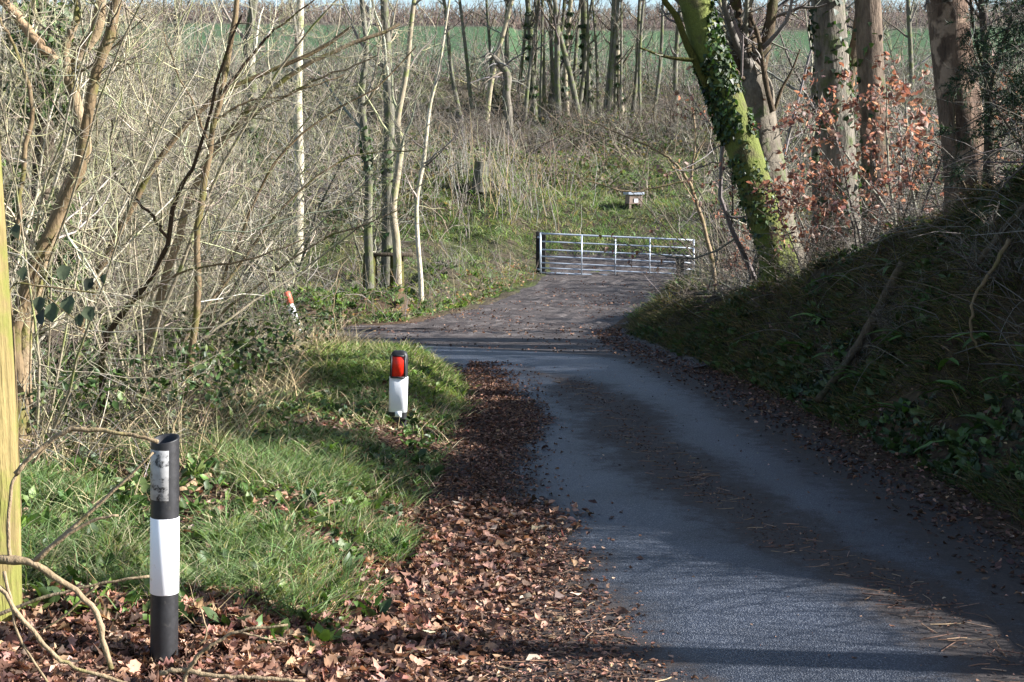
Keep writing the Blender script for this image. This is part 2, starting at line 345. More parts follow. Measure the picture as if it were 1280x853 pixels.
cc = mix(nt, 1, a.outputs[0], ramp(nt, n.outputs[0], [(.3, .45), (.7, 1.6)]), 'MULTIPLY'); cc = mix(nt, .6, cc, ramp(nt, n3.outputs[0], [(.3, .6), (.7, 1.35)]), 'MULTIPLY')
nt.links.new(cc, b.inputs['Base Color']); b.inputs['Roughness'].default_value = .95; b.inputs['Specular IOR Level'].default_value = .15; bump(nt, b, n.outputs[0], .7, .06)
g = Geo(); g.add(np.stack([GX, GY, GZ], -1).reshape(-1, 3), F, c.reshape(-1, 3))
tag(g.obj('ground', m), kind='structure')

# ------------------------------------------------------------------ dirt track
ty = lin([(17.0, 26, .12), (26, 37.6, .2)]); U = np.linspace(0, 1, 90)
tl = np.interp(ty, [17, 18, 19, 21, 22.2, 22.6, 23.6, 27.8, 33, 36, 38], [-.9, -2, -4, -14, -14, -3.4, -1.84, -.62, .45, .75, .9]) - .1; tr = xr(ty) + .35
TX = tl[:, None] * (1 - U) + tr[:, None] * U; TY = np.repeat(ty[:, None], 90, 1)
TZ = height(TX, TY) * 0 + hill(TY) + .004 + sstep(.35, 0, tr[:, None] - TX) * .05 + (fbm(TX * 3, TY * 3, 3, 61) * .06 + fbm(TX * 7 - TY * 2, TY * 1.2, 2, 63) * .05) * sstep(20.5, 22, TY) - .025 * sstep(20.5, 22, TY)
ii = np.arange(len(ty) - 1)[:, None] * 90 + np.arange(89)[None]; F = np.stack([ii, ii + 1, ii + 91, ii + 90], -1).reshape(-1, 4)
m, nt, b, o = mat('muddy_track'); geo = N(nt, 'NewGeometry'); mp = N(nt, 'Mapping'); mp.inputs['Scale'].default_value = (1.2, .9, 1); nt.links.new(geo.outputs['Position'], mp.inputs[0])
n = noise_n(nt, 2.2, 7, mp.outputs[0], .7); n2 = noise_n(nt, 40, 4, geo.outputs['Position'], .7)
cc = ramp(nt, n.outputs[0], [(.3, (.03, .022, .021)), (.5, (.06, .048, .044)), (.68, (.15, .13, .12))]); cc = mix(nt, 1, cc, ramp(nt, n2.outputs[0], [(.3, .5), (.72, 1.5)]), 'MULTIPLY')
nt.links.new(cc, b.inputs['Base Color']); b.inputs['Roughness'].default_value = .75; b.inputs['Specular IOR Level'].default_value = .35; bump(nt, b, mix(nt, .5, n.outputs[0], n2.outputs[0]), .9, .05)
g = Geo(); g.add(np.stack([TX, TY, TZ], -1).reshape(-1, 3), F); tag(g.obj('dirt_track', m), kind='structure')

# ------------------------------------------------------------------ asphalt lane
def arc(p, n):
    p = resample(p, 600); s = np.concatenate([[0], np.cumsum(np.linalg.norm(np.diff(p, axis=0), axis=1))]); return p, s
kk = np.concatenate([np.linspace(0, 1, 8)[:-1], np.linspace(1, 11, 420), np.linspace(11, 13, 30)[1:]])
def at_k(P, k): return np.stack([np.interp(k, np.linspace(0, len(P) - 1, 900), resample(P, 900)[:, j]) for j in (0, 1)], -1)
Lp, Rp = at_k(LEFT, kk), at_k(RIGHT, kk); U = np.linspace(0, 1, 70)
RX = Lp[:, None, 0] * (1 - U[None, :]) + Rp[:, None, 0] * U; RY = Lp[:, None, 1] * (1 - U) + Rp[:, None, 1] * U
RZ = hill(RY) + .012 + .03 * (1 - (2 * U[None] - 1) ** 2) + fbm(RX * .8, RY * .8, 2, 71) * .012
# debris: left litter margin, centre strip, right margin (positions measured in the lane)
ledge = np.interp(RY, [4, 5.8, 7.2, 8.1, 9.1, 10.2, 11.5, 12.8, 14, 15.3, 16.5, 17.5], [.9, .63, .37, .27, .1, 0, .06, .2, .16, -.22, -.6, -1.1])
ledge = ledge + fbm(RX * 2 + 9, RY * 2.2, 3, 73) * .34
lm = np.where(RY < 17.2, (ledge - RX), (.35 - U[None] * 3)) / .4
cstr = np.interp(RY, [0, 6.07, 7.22, 8.46, 9.9, 11.5, 13.3, 15.3, 16.6], [2.6, 2.15, 1.9, 1.55, 1.25, 1.06, .97, .68, .2])
cw = np.interp(RY, [0, 6, 8, 10, 13, 15, 16.2, 17], [.22, .22, .24, .29, .29, .22, .06, -.3]); cm = (cw + fbm(RX * 2.5, RY * 1.6, 3, 75) * .4 - .06 - np.abs(RX - cstr)) / .5
rm = np.where(RY < 17.8, .45 - (xr(RY) - RX) * 1.0, .25 - (1 - U[None]) * 3 * .9) / .5
deb = np.clip(np.maximum(np.maximum(lm, np.where(RY < 17, cm, -2)), rm) * .5 + .5, 0, 1)
ii = np.arange(len(kk) - 1)[:, None] * 70 + np.arange(69)[None]; F = np.stack([ii, ii + 1, ii + 71, ii + 70], -1).reshape(-1, 4)
m, nt, b, o = mat('asphalt_with_debris'); geo = N(nt, 'NewGeometry'); a = N(nt, 'Attribute', attribute_name='Col')
vo = N(nt, 'TexVoronoi', Scale=120.0); nt.links.new(geo.outputs['Position'], vo.inputs['Vector']); n = noise_n(nt, 160, 3, geo.outputs['Position']); nb = noise_n(nt, 1.3, 5, geo.outputs['Position'], .65)
nd = noise_n(nt, 7, 7, geo.outputs['Position'], .75); nf = noise_n(nt, 55, 4, geo.outputs['Position'], .7)
agg = mix(nt, ramp(nt, vo.outputs['Distance'], [(.12, 1), (.5, 0)]), (.018, .023, .036), mix(nt, ramp(nt, vo.outputs['Color'], [(.2, 0), (.8, 1)]), (.05, .066, .098), (.26, .275, .3)))  # chip colours pushed blue for the sky's reflection
agg = mix(nt, 1, agg, ramp(nt, nb.outputs[0], [(.28, .62), (.5, 1.0), (.72, 1.3)]), 'MULTIPLY')
db = mix(nt, ramp(nt, nf.outputs[0], [(.35, 0), (.7, 1)]), (.012, .009, .008), (.052, .036, .03))
sum_ = N(nt, 'Math', operation='MULTIPLY_ADD'); nt.links.new(nd.outputs[0], sum_.inputs[0]); sum_.inputs[1].default_value = .9; nt.links.new(a.outputs['Fac'], sum_.inputs[2])
fs = N(nt, 'Math', operation='MULTIPLY_ADD'); nt.links.new(n.outputs[0], fs.inputs[0]); fs.inputs[1].default_value = .7; nt.links.new(sum_.outputs[0], fs.inputs[2]); fs2 = N(nt, 'Math', operation='SUBTRACT'); nt.links.new(fs.outputs[0], fs2.inputs[0]); fs2.inputs[1].default_value = .42
mk = ramp(nt, fs2.outputs[0], [(.62, 0), (.86, 1)])
nt.links.new(mix(nt, mk, mix(nt, 1, agg, ramp(nt, a.outputs['Fac'], [(0, 1.15), (.5, .45)]), 'MULTIPLY'), db), b.inputs['Base Color']); nt.links.new(ramp(nt, mk, [(0, .5), (1, .85)]), b.inputs['Roughness']); b.inputs['Specular IOR Level'].default_value = .5
bump(nt, b, mix(nt, mk, vo.outputs['Distance'], nf.outputs[0]), .55, .012)
g = Geo(); g.add(np.stack([RX, RY, RZ], -1).reshape(-1, 3), F, np.repeat(deb.reshape(-1, 1), 3, 1)); tag(g.obj('road', m), kind='structure')
def road_z(x, y): return hill(y) + .03

# ------------------------------------------------------------------ marker posts
def lathe(g, prof, sides=32, ctr=(0, 0, 0), ax=(1, 1), p=2.0, a0=0, a1=2 * math.pi, col=(.5, .5, .5)):
    full = abs(a1 - a0 - 2 * math.pi) < 1e-6; n = sides if full else sides + 1
    a = a0 + (a1 - a0) * np.arange(n) / sides; ca, sa = np.cos(a), np.sin(a)
    k = (np.abs(ca) ** p + np.abs(sa) ** p) ** (-1 / p)
    V = np.array([[(r * k[j] * ca[j] * ax[0] + ctr[0], r * k[j] * sa[j] * ax[1] + ctr[1], z + ctr[2]) for j in range(n)] for r, z in prof])
    F = [(i * n + j, i * n + (j + 1) % n, (i + 1) * n + (j + 1) % n, (i + 1) * n + j) for i in range(len(prof) - 1) for j in range(sides)]
    return g.add(V.reshape(-1, 3), F, col)
M_black = plain('black_rubber', (.016, .016, .018), .5, 0, .4, 30, ((.06, .055, .048), 18, .60))
M_white = plain('white_sleeve', (.82, .83, .86), .35, 0, .04, 8, ((.5, .4, .32), 16, .62))
M_silver = plain('peeling_silver_film', (.34, .335, .33), .5, 0, .2, 30, ((.02, .02, .022), 26, .52))
M_redref = plain('red_reflector', (.75, .03, .012), .25, 0, .12, 60)
M_galv = plain('galvanised_steel', (.42, .47, .54), .45, .35, .12, 15)
M_postdark = plain('dark_gate_post', (.011, .010, .010), .8, 0, .4, 12)
b0 = ground_px(205, 832); sc = 5.75 / 1800
t = thing('marker_post', b0, 'black and white tubular marker post with peeling silver band on the leafy verge', 'post')
t.rotation_euler = (R(1.0), R(1.9), 0); Hp = b0[1] * 296 / 1800; rr_ = b0[1] * 17.6 / 1800
g = Geo(); lathe(g, [(rr_, -.12), (rr_, Hp - .004), (rr_ * .99, Hp), (rr_ * .86, Hp - .002), (rr_ * .85, Hp - .2)], 36)
g.V[0][:, 2] += np.where(g.V[0][:, 2] > Hp - .02, .012 * np.sin(np.arctan2(g.V[0][:, 1], g.V[0][:, 0]) * 1 + .6), 0); g.obj('post_tube', M_black, t)
g = Geo(); lathe(g, [(rr_ * 1.0, Hp * .327), (rr_ * 1.035, Hp * .329), (rr_ * 1.035, Hp * .658), (rr_ * 1.0, Hp * .66)], 36); g.obj('white_band', M_white, t)
g = Geo(); lathe(g, [(rr_ * 1.0, Hp * .74), (rr_ * 1.025, Hp * .742), (rr_ * 1.025, Hp * .955), (rr_ * 1.0, Hp * .957)], 24, a0=R(150), a1=R(298)); tag(g.obj('silver_band', M_silver, t), 'silver film peeling off in black cracks')
b1 = ground_px(497, 533) + np.array([0, 0, .02]); k = b1[1] / 1800
t = thing('marker_post', b1, 'black and white marker post with red reflector panel on the grassy hump', 'post'); t.rotation_euler = (R(2), R(2.2), R(-4))
w2, Hq = 11.2 * k, 94 * k
g = Geo(); lathe(g, [(w2, -.15), (w2, Hq * .66), (w2 * 1.0, Hq * .88), (w2 * .95, Hq * .94), (w2 * .8, Hq * .975), (w2 * .5, Hq * .995), (0.001, Hq)], 40, ax=(1, .62), p=3.2)
g.obj('post_body', M_black, t)
g = Geo(); lathe(g, [(w2, Hq * .17), (w2 * 1.03, Hq * .172), (w2 * 1.03, Hq * .645), (w2, Hq * .647)], 40, ax=(1, .64), p=3.2); wb = g.obj('white_band', M_white, t)
g = Geo(); box(g, (w2 * .15, -w2 * .655, Hq * .145), (w2 * .75, .004, Hq * .075)); g.obj('torn_sleeve_tab', M_white, wb)
yf = -w2 * .62
g = Geo(); box(g, (0, yf - .004, Hq * .79), (w2 * 1.36, .012, Hq * .275), bev=.004); rf = g.obj('red_reflector', M_redref, t)
for (x_, z_, sx_, sz_) in ((-w2 * .76, .79, w2 * .15, .3), (w2 * .76, .79, w2 * .15, .3), (0, .935, w2 * 1.3, .02), (0, .637 + .01, w2 * 1.66, .022)):
    g = Geo(); box(g, (x_, yf - .006, Hq * z_), (sx_, .022, Hq * sz_)); g.obj('reflector_frame', M_black, rf)
M_yellow = plain('yellowed_sleeve', (.6, .5, .2), .5, 0, .2, 20); M_redp = plain('faded_red_plastic', (.62, .12, .07), .5, 0, .15, 30)
def leaning_post(top, base, Y, label, split, mats):
    A, B = at(*base, Y), at(*top, Y); 
    dd = (A - B) / np.linalg.norm(A - B)
    while A[2] > float(height(A[0], A[1])) - .05: A = A + dd * .02
    t = thing('marker_post', A, label, 'post'); d = B - A; L = np.linalg.norm(d); rr = .045
    zz = Vector(d / L).to_track_quat('Z', 'Y'); t.rotation_mode = 'QUATERNION'; t.rotation_quaternion = zz
    fr = [0] + split + [1]
    for i_, (mm, nm) in enumerate(mats):
        g = Geo(); e = .0012 * i_; lathe(g, [(rr * .6, L * fr[i_]), (rr + e, L * fr[i_] + .003), (rr + e, L * fr[i_ + 1] - .012), (rr * .75, L * fr[i_ + 1])], 16); g.obj(nm, mm, t)
    return t
leaning_post((358, 365), (370, 404), 18.2, 'thin leaning marker post with dark red top and white middle in twigs beyond the lane', [.38, .82], [(M_black, 'post_base'), (M_white, 'white_band'), (M_redp, 'red_cap')])
leaning_post((393, 419), (413, 475), 17.2, 'leaning red topped marker post with yellowed sleeve at the thicket edge', [.3, .62], [(M_black, 'post_base'), (M_yellow, 'yellowed_band'), (M_redp, 'red_cap')])

# ------------------------------------------------------------------ weathered pole at the verge
A = at(-6, 795, 6.0); gz = float(height(A[0], A[1]))
M_pole = bark('weathered_green_timber', (.22, .2, .10), (.46, .43, .22), 7, .45, (.16, .19, .06), .9, stretch=.1)
t = thing('timber_pole', (A[0], A[1], gz), 'weathered green stained timber pole standing beside the bare bramble stems', 'pole')
P_ = resample(np.array([(0, 0, -.1), (.012, 0, .8), (-.02, 0, 2.2), (-.07, 0, 3.6), (-.12, 0, 5.2)]), 40); g = Geo(); rad = np.linspace(.112, .092, 40) * (1 + rng.normal(0, .006, 40)); tubes(g, P_, rad, 28, cap=True); g.obj('pole_shaft', M_pole, t)
g = Geo(); tubes(g, np.array([(-.01, -.105, 2.25), (.02, -.12, 2.25)]), np.array([.02, .02]), 8, cap=True); g.obj('bolt', M_galv, t)

# ------------------------------------------------------------------ field gate
GY0 = 35.0; gk = GY0 / 1800
A, B = at(675, 0, GY0), at(868, 0, GY0)
def gp(px, py, dy=0.0): p = at(px, py, GY0); p[1] += dy; return p
t0 = gp(675, 345); t = thing('field_gate', t0, 'closed galvanised seven bar field gate across the muddy track', 'gate')
def sag(px): return (px - 675) / 193 * 8.5
for py in (292, 302, 312, 320.5, 328.5, 335, 341):
    g = Geo(); P_ = np.array([gp(x, py + sag(x)) - t0 for x in np.linspace(675, 867, 9)]); rd = .023 if py in (292, 341) else .018
    tubes(g, P_, np.full(9, rd), 10, cap=True); g.obj('rail', M_galv, t)
for px, r_ in ((675.5, .026), (867, .026)):
    g = Geo(); tubes(g, np.array([gp(px, 291 + sag(px)) - t0, gp(px, 342 + sag(px)) - t0]), np.full(2, r_), 10, cap=True); g.obj('end_stile', M_galv, t)
for px in (727, 769, 812):
    g = Geo(); P_ = np.array([gp(px, 292 + sag(px), -.03) - t0, gp(px, 341 + sag(px), -.03) - t0]); c0 = P_.mean(0); box(g, c0, (.03, .012, abs(P_[0, 2] - P_[1, 2]))); g.obj('upright_strap', M_galv, t)
for k_, py in enumerate((297, 337)):
    g = Geo(); tubes(g, np.array([gp(675.5, py) - t0, gp(671.5, py) - t0]), np.full(2, .022), 8, cap=True); g.obj('hinge', M_galv, t)
for px, yt, dy, wd, lab in ((672, 289.5, .08, .085, 'slim black gate post carrying the hinges of the field gate'), (679.5, 291, .35, .10, 'black timber post just behind the hinged end of the field gate'), (850, 320, -1.6, .17, 'short black timber post in front of the free end of the gate')):
    p = at(px, 340, GY0 + dy); top = at(px, yt, GY0 + dy)[2]; gz = float(height(p[0], p[1]))
    g = Geo(); box(g, (0, 0, (top - gz) / 2 - .1), (wd, wd, top - gz + .2), bev=.012); o = g.obj('gate_post', M_postdark, None, False); o.location = (p[0], p[1], gz); tag(o, lab, 'post')

# ------------------------------------------------------------------ beehive in the clearing
p = ground_px(792, 259); k = p[1] / 1800
M_hive = plain('hive_timber', (.24, .175, .14), .8, 0, .3, 9); M_roof = plain('hive_roof_felt', (.36, .4, .47), .6, 0, .2, 10); M_hw = plain('white_entrance_board', (.75, .76, .78), .5, 0, .06)
t = thing('beehive', p, 'small brown wooden beehive with pale flat roof in the clearing', 'beehive'); t.rotation_euler = (0, 0, R(14))
sx = 17 * k; hz_ = 16 * k
for z0, z1, nm, s_ in ((.1, .2, 'floor_board', 1.08), (.2, .55, 'brood_box', 1.0), (.555, .8, 'upper_box', 1.0)):
    g = Geo(); box(g, (0, 0, (z0 + z1) / 2 * hz_ + .05), (sx * s_, sx * s_, (z1 - z0) * hz_), bev=.006); g.obj(nm, M_hive, t, False)
g = Geo(); box(g, (0, 0, .91 * hz_ + .05), (sx * 1.22, sx * 1.22, .2 * hz_), bev=.008); g.obj('roof', M_roof, t, False)
g = Geo(); box(g, (sx * .02, -sx * .515, .36 * hz_ + .05), (sx * .3, .02, .3 * hz_)); g.obj('entrance_board', M_hw, t, False)
for sx_, sy_ in ((-1, -1), (1, -1), (-1, 1), (1, 1)):
    g = Geo(); box(g, (sx_ * sx * .42, sy_ * sx * .42, .0), (.06, .06, .24)); g.obj('leg', M_hive, t, False)

# ------------------------------------------------------------------ trees
def trunk(g, P, rad, rings=60, sides=22, knob=.10, flute=.06, seed=0, col=(.5, .5, .5), flare=0.0):
    P = resample(P, rings); rad = resample(np.asarray(rad, float), rings); s = np.concatenate([[0], np.cumsum(np.linalg.norm(np.diff(P, axis=0), axis=1))])
    T = norm(np.gradient(P, axis=0)); n1 = norm(np.cross(T, np.array([0, 1., .05]))); n2 = np.cross(T, n1); a = np.arange(sides) * 2 * math.pi / sides
    A, S_ = np.meshgrid(a, s); rn = 1 + knob * 2 * fbm(np.cos(A) * .9 + S_ * 1.1 + seed, np.sin(A) * .9 + S_ * .7 + seed * 3, 3, seed) + flute * 2 * fbm(np.cos(A) * 2.5 + seed, np.sin(A) * 2.5 + S_ * .15, 2, seed + 5)
    if flare: rn = rn * (1 + flare * np.exp(-S_ / .35) * (1 + .5 * np.sin(A * 4 + seed)))
    V = P[:, None] + (rad[:, None] * rn)[..., None] * (np.cos(A)[..., None] * n1[:, None] + np.sin(A)[..., None] * n2[:, None])
    i = np.arange(rings - 1)[:, None] * sides; j = np.arange(sides)[None]; F = np.stack([i + j, i + (j + 1) % sides, i + sides + (j + 1) % sides, i + sides + j], -1).reshape(-1, 4)
    g.add(V.reshape(-1, 3), F, col)
    return V, norm(V - P[:, None]), P, rad, T
def ivy_on(g, V, Nm, T, dens, lo, hi, size=.07, amin=0, amax=1, cols=((.018, .035, .012), (.03, .055, .016), (.045, .08, .022)), lift=.03):
    nr, ns, _ = V.shape; n = dens; i = rng.integers(int(lo * (nr - 1)), max(int(hi * (nr - 1)), 1), n); j = rng.integers(0, ns, n)
    pos = V[i, j] + Nm[i, j] * rng.uniform(.005, lift, (n, 1)) + T[i] * rng.uniform(-.06, .06, (n, 1)); pos += np.cross(T[i], Nm[i, j]) * rng.uniform(-.03, .03, (n, 1))
    keep = fbm(pos[:, 0] * 2.2 + pos[:, 1], pos[:, 2] * 1.6, 2, 77) > -.06; pos = pos[keep]; Nn = Nm[i, j][keep]; m_ = len(pos)
    yd = norm(np.array([0, 0, -1.]) + rng.normal(0, .6, (m_, 3))); nr_ = norm(Nn + rng.normal(0, .45, (m_, 3)))
    sheets(g, IVY, IVY_F, pos, yd, nr_, rng.uniform(.6, 1.3, m_) * size, pick(cols, m_, .25))
TW_SUN = [(.40, .36, .26), (.33, .31, .18), (.46, .42, .33), (.23, .195, .14), (.36, .34, .2), (.13, .105, .08)]  # twig palette brightened so the thicket looks sunlit
TW_GREY = [(.18, .165, .145), (.14, .125, .11), (.23, .215, .19), (.11, .095, .085), (.18, .17, .13)]  # greys lightened to stand in for mild haze on the far slope
TW_DARK = [(.085, .065, .05), (.12, .095, .07), (.06, .05, .04), (.15, .12, .09)]
def side_wood(P, Rd, nb=8, nt=6, nn=2, ang=(32, 82), lb=(.25, .5), lt=(.25, .6), t0=.15, up=.04, wig=.2, rb=.5):
    B, BR = grow(P, Rd, nb, (t0, .98), ang, lb, 7, up, wig, rb, .3, .0029)
    W, WR = grow(B, BR, nt, (.15, 1), (25, 65), lt, 5, up * .6, wig * 1.1, .62, .35, .0016)
    out = [(B, BR, 3), (W, WR, 3)]
    if nn: Q, QR = grow(W, WR, nn, (.2, 1), (25, 70), (.3, .7), 4, .04, wig * 1.2, .7, .5, .0012); out.append((Q, QR, 3))
    return out
def emit(g, wood, cols, thick=1.0):
    for P, Rd, sd_ in wood: tubes(g, P, Rd * thick, sd_, pick(cols, len(P)))
def origin_children(t):
    pass
def mk_tree(name, label, cat, base, P, rad, material, crown=None, cols=TW_GREY, group=None, knob=.08, flute=.05, seed=1, rings=60, sides=22, flare=.35, ivy=None, limbs=(), ivy2=None, thick=1.0, tlabel=None):
    """base: ground point; P world path"""
    base = np.asarray(base, float); t = thing(name, base, label, cat, group); P = np.asarray(P, float) - base
    g = Geo(); V, Nm, Pr, rad_, T = trunk(g, P, rad, rings, sides, knob, flute, seed, flare=flare); tr = g.obj('trunk', material, t)
    lp = []
    for LP, lr, lm in limbs:
        g = Geo(); LP = resample(np.asarray(LP, float) - base, 14); lrr = np.linspace(lr[0], lr[1], 14) * (1 + rng.normal(0, .04, 14)); tubes(g, LP, lrr, 9); g.obj('limb', lm or material, t); lp.append((LP, lrr))
    if crown:
        nb, lo, ln = crown; Pt = Pr[None]; Rt = rad_[None]; w = []
        L1, R1 = grow(Pt, Rt, nb, (lo, 1), (30, 65), (.5, 1), 8, .12, .14, .42, .25, .004, .35, ln)
        w = [(L1, R1, 5)] + side_wood(L1, R1, 6, 5, 2, t0=.12)
        for LP, lrr in lp: w += side_wood(LP[None], lrr[None], 7, 5, 2, t0=.3, lb=(.2, .5))
        g = Geo(); emit(g, w, cols, thick); g.obj('crown', M_twig, t)
    if ivy:
        g = Geo(); 
        for a_ in ivy: ivy_on(g, V, Nm, T, *a_)
        g.obj('ivy', M_green, t)
    return t, Pr, rad_
def gnd(px, Y, dz=-.08):
    x = (px - 640) / 1800 * Y; x = at(px, 300, Y)[0]; return np.array([x, Y, float(height(x, Y))])
def trunk_path(pts, Y, extra=()):
    P = path(pts, Y); b = np.array([P[0, 0], P[0, 1], float(height(P[0, 0], P[0, 1]))]); q = [b - [0, 0, .12]]
    q += [p for p in P if p[2] > b[2] + .15]
    if extra: d = norm(P[-1] - P[-2]); q += [P[-1] + d * e + [0, 0, e * .1] for e in extra]
    return b, np.array(q)
# mossy leaning oak
b, P = trunk_path([(985, 365), (965, 300), (945, 240), (926, 180), (906, 120), (885, 60), (868, 0), (848, -70)], 18, (1, 2.2, 3.6, 5))
n = len(P); rad = np.interp(np.linspace(0, 1, n), [0, .5, .7, 1], [.215, .195, .16, .04])
lim = [(path([(884, 108), (872, 82), (858, 55), (846, 22), (830, 0), (822, -30)], 17.9), (.055, .03), None), (path([(866, 75), (850, 74), (828, 70), (800, 60)], 17.8), (.03, .012), None)]
mk_tree('mossy_tree', 'leaning trunk thick with bright green moss and ivy on the bank', 'tree', b, P, rad, M_mossy, (12, .5, 4.0), knob=.12, seed=3, limbs=lim, ivy=[(2600, .3, .56, .065), (1100, .0, .3, .05)], rings=90)
# pollarded beech
b, P = trunk_path([(978, 335), (966, 270), (955, 205), (947, 150), (941, 110), (938, 78)], 19.2)
n = len(P); rad = np.interp(np.linspace(0, 1, n), [0, .3, .6, .85, .95, 1], [.30, .26, .25, .27, .25, .1])
Y = 19.2; lim = [(path([(928, 92), (922, 60), (920, 20), (916, -40), (905, -120)], Y), (.11, .06), M_dark), (path([(948, 95), (955, 60), (964, 20), (968, -40), (975, -130)], Y), (.10, .05), None),
    (path([(942, 80), (940, 50), (935, 10), (938, -60)], Y + .2), (.08, .04), None), (path([(930, 100), (912, 82), (898, 78), (888, 80)], Y - .2), (.035, .012), None),
    (path([(966, 140), (958, 108), (952, 70), (946, 40), (930, 5)], Y - .3), (.04, .025), None), (path([(968, 138), (978, 110), (990, 88), (1000, 62)], Y - .2), (.025, .012), None), (path([(935, 70), (932, 45), (922, 25)], Y - .15), (.06, .03), None)]
mk_tree('pollarded_beech', 'stout smooth beech trunk with knobbly pollarded head beside the mossy tree', 'tree', b, P, rad, M_beech, (9, .86, 2.6), knob=.13, flute=.09, seed=8, limbs=lim, rings=80, sides=28)
# grey ivy trunk
b, P = trunk_path([(1052, 300), (1050, 250), (1047, 180), (1042, 110), (1037, 40), (1033, -20), (1028, -110)], 20, (1.2, 2.6, 4))
n = len(P); rad = np.interp(np.linspace(0, 1, n), [0, .3, .6, 1], [.30, .245, .22, .05])
mk_tree('ivy_clad_tree', 'thick grey trunk with sparse ivy standing on the bank top', 'tree', b, P, rad, M_grey, (12, .55, 4.2), knob=.06, seed=14, ivy=[(500, .1, .62, .085)], limbs=[(path([(1056, 130), (1062, 90), (1072, 40), (1080, -30), (1085, -100)], 20.1), (.1, .06), None)], rings=80)
# warm brown straight trunk
b, P = trunk_path([(1098, 285), (1096, 220), (1092, 150), (1088, 80), (1085, 10), (1082, -80)], 18.4, (1.2, 2.6, 4.2))
n = len(P); rad = np.interp(np.linspace(0, 1, n), [0, .3, .6, 1], [.22, .175, .16, .04])
mk_tree('straight_trunk_tree', 'slim straight red brown trunk rising above copper beech leaves', 'tree', b, P, rad, M_red, (11, .55, 3.8), knob=.04, flute=.04, seed=22, ivy=[(110, .1, .55, .075)], rings=70)
# flaky big trunk
b, P = trunk_path([(1222, 300), (1215, 250), (1207, 190), (1199, 130), (1191, 70), (1184, 10), (1174, -70)], 14, (1, 2.4, 4))
n = len(P); rad = np.interp(np.linspace(0, 1, n), [0, .15, .35, .6, 1], [.29, .22, .2, .18, .04])
mk_tree('flaking_trunk_tree', 'leaning trunk with flaking dark red bark above the steep bank', 'tree', b, P, rad, M_flaky, (11, .5, 3.6), knob=.09, flute=.1, seed=31, rings=110, sides=36)
# thin dark stem with fork
b, P = trunk_path([(1232, 290), (1236, 200), (1236, 130), (1234, 80), (1228, 20), (1224, -40)], 13.3, (.6, 1.4))
mk_tree('thin_dark_sapling', 'thin dark forked stem close beside the flaking trunk', 'tree', b, P, np.linspace(.05, .018, len(P)), M_dark, (7, .3, 1.6), cols=TW_DARK, seed=37, sides=10, limbs=[(path([(1236, 120), (1246, 80), (1262, 30), (1275, -20)], 13.2), (.022, .012), None), (path([(1235, 100), (1222, 60), (1214, 10), (1212, -30)], 13.4), (.02, .01), None)])
# slim trunk behind the pollard
b, P = trunk_path([(1022, 260), (1020, 200), (1026, 150), (1019, 120), (1022, 80), (1035, 40), (1040, 0)], 21.5, (.8, 1.8))
mk_tree('crooked_slim_tree', 'crooked slim mossy stem between the pollarded beech and the grey trunk', 'tree', b, P, np.linspace(.085, .03, len(P)), M_beech, (8, .3, 2.2), seed=41, sides=12)

# ------------------------------------------------------------------ trees beyond the right edge (they shade the lane)
for k_, (x, y, h_, ln, lab, r0, nb) in enumerate([(5.6, 11.2, 9, 2.6, 'tall bare tree on the bank top past the flaking trunk', .13, 9), (5.4, 8.9, 8, 2.4, 'bare many limbed tree on the bank above the lane edge', .11, 9), (5.2, 5.6, 9, 2.4, 'lone bare tree where the bank drops low', .10, 8)]):
    b = np.array([x, y, float(height(x, y))]); P = b + np.array([(0, 0, -.1), (.05, .02, h_ * .25), (-.1, .1, h_ * .5), (.1, 0, h_ * .75), (0, .1, h_)])
    mk_tree('bare_tree', lab, 'tree', b, P, [r0 * 1.2, r0, r0 * .85, r0 * .5, .02], M_grey, (nb, .25, ln), seed=50 + k_, rings=30, sides=12)
# unseen evergreen holly added to throw the patch of shade over the verge
def leafy_bush(name, label, cat, base, h, rx, n, cols, leaf=.06, material=None, stems=7, group=None, zlo=.2, tw=TW_DARK):
    base = np.asarray(base, float); t = thing(name, base, label, cat, group); P0 = np.zeros((stems, 8, 3)); d = norm(rng.normal(0, .45, (stems, 3)) * [1, 1, 0] + [0, 0, 1]); p = rng.normal(0, .05, (stems, 3)) * [1, 1, 0]; P0[:, 0] = p
    for k in range(1, 8): d = norm(d + rng.normal(0, .12, (stems, 3)) + [0, 0, .05]); p = p + d * h / 7; P0[:, k] = p
    Rd = np.linspace(.02, .006, 8)[None].repeat(stems, 0) * max(h / 2, .5); g = Geo(); w = side_wood(P0, Rd, 8, 5, 2, lb=(.3, .6), t0=zlo); emit(g, [(P0, Rd, 5)] + w, tw); g.obj('stems', M_twig, t)
    Q = np.concatenate([w[1][0][:, 1:].reshape(-1, 3), w[2][0][:, 1:].reshape(-1, 3)]); q = Q[rng.integers(0, len(Q), n)] + rng.normal(0, .03, (n, 3))
    g = Geo(); sheets(g, curled(n, .2), LEAF_F, q, norm(rng.normal(size=(n, 3)) + [0, 0, -.2]), norm(rng.normal(size=(n, 3)) + [0, 0, .8]), rng.uniform(.7, 1.3, n) * leaf, pick(cols, n, .2)); g.obj('leaves', material or M_green, t)
    return t
HOLLY = [(.02, .04, .012), (.035, .065, .018), (.05, .09, .025)]
COPPER = [(.29, .18, .14), (.2, .115, .09), (.42, .3, .24), (.14, .08, .065)]  # leaf tones lightened to look backlit
for x, y, h_, n_, lab in ((5.2, 9.9, 1.5, 2600, 'unseen evergreen holly added on the bank to shade the verge'), (6.6, 9.2, 1.6, 2000, 'unseen evergreen holly added beneath the bare trees for shade')):
    leafy_bush('shade_holly', lab, 'bush', (x, y, float(height(x, y))), h_, 1, n_, HOLLY, .075)
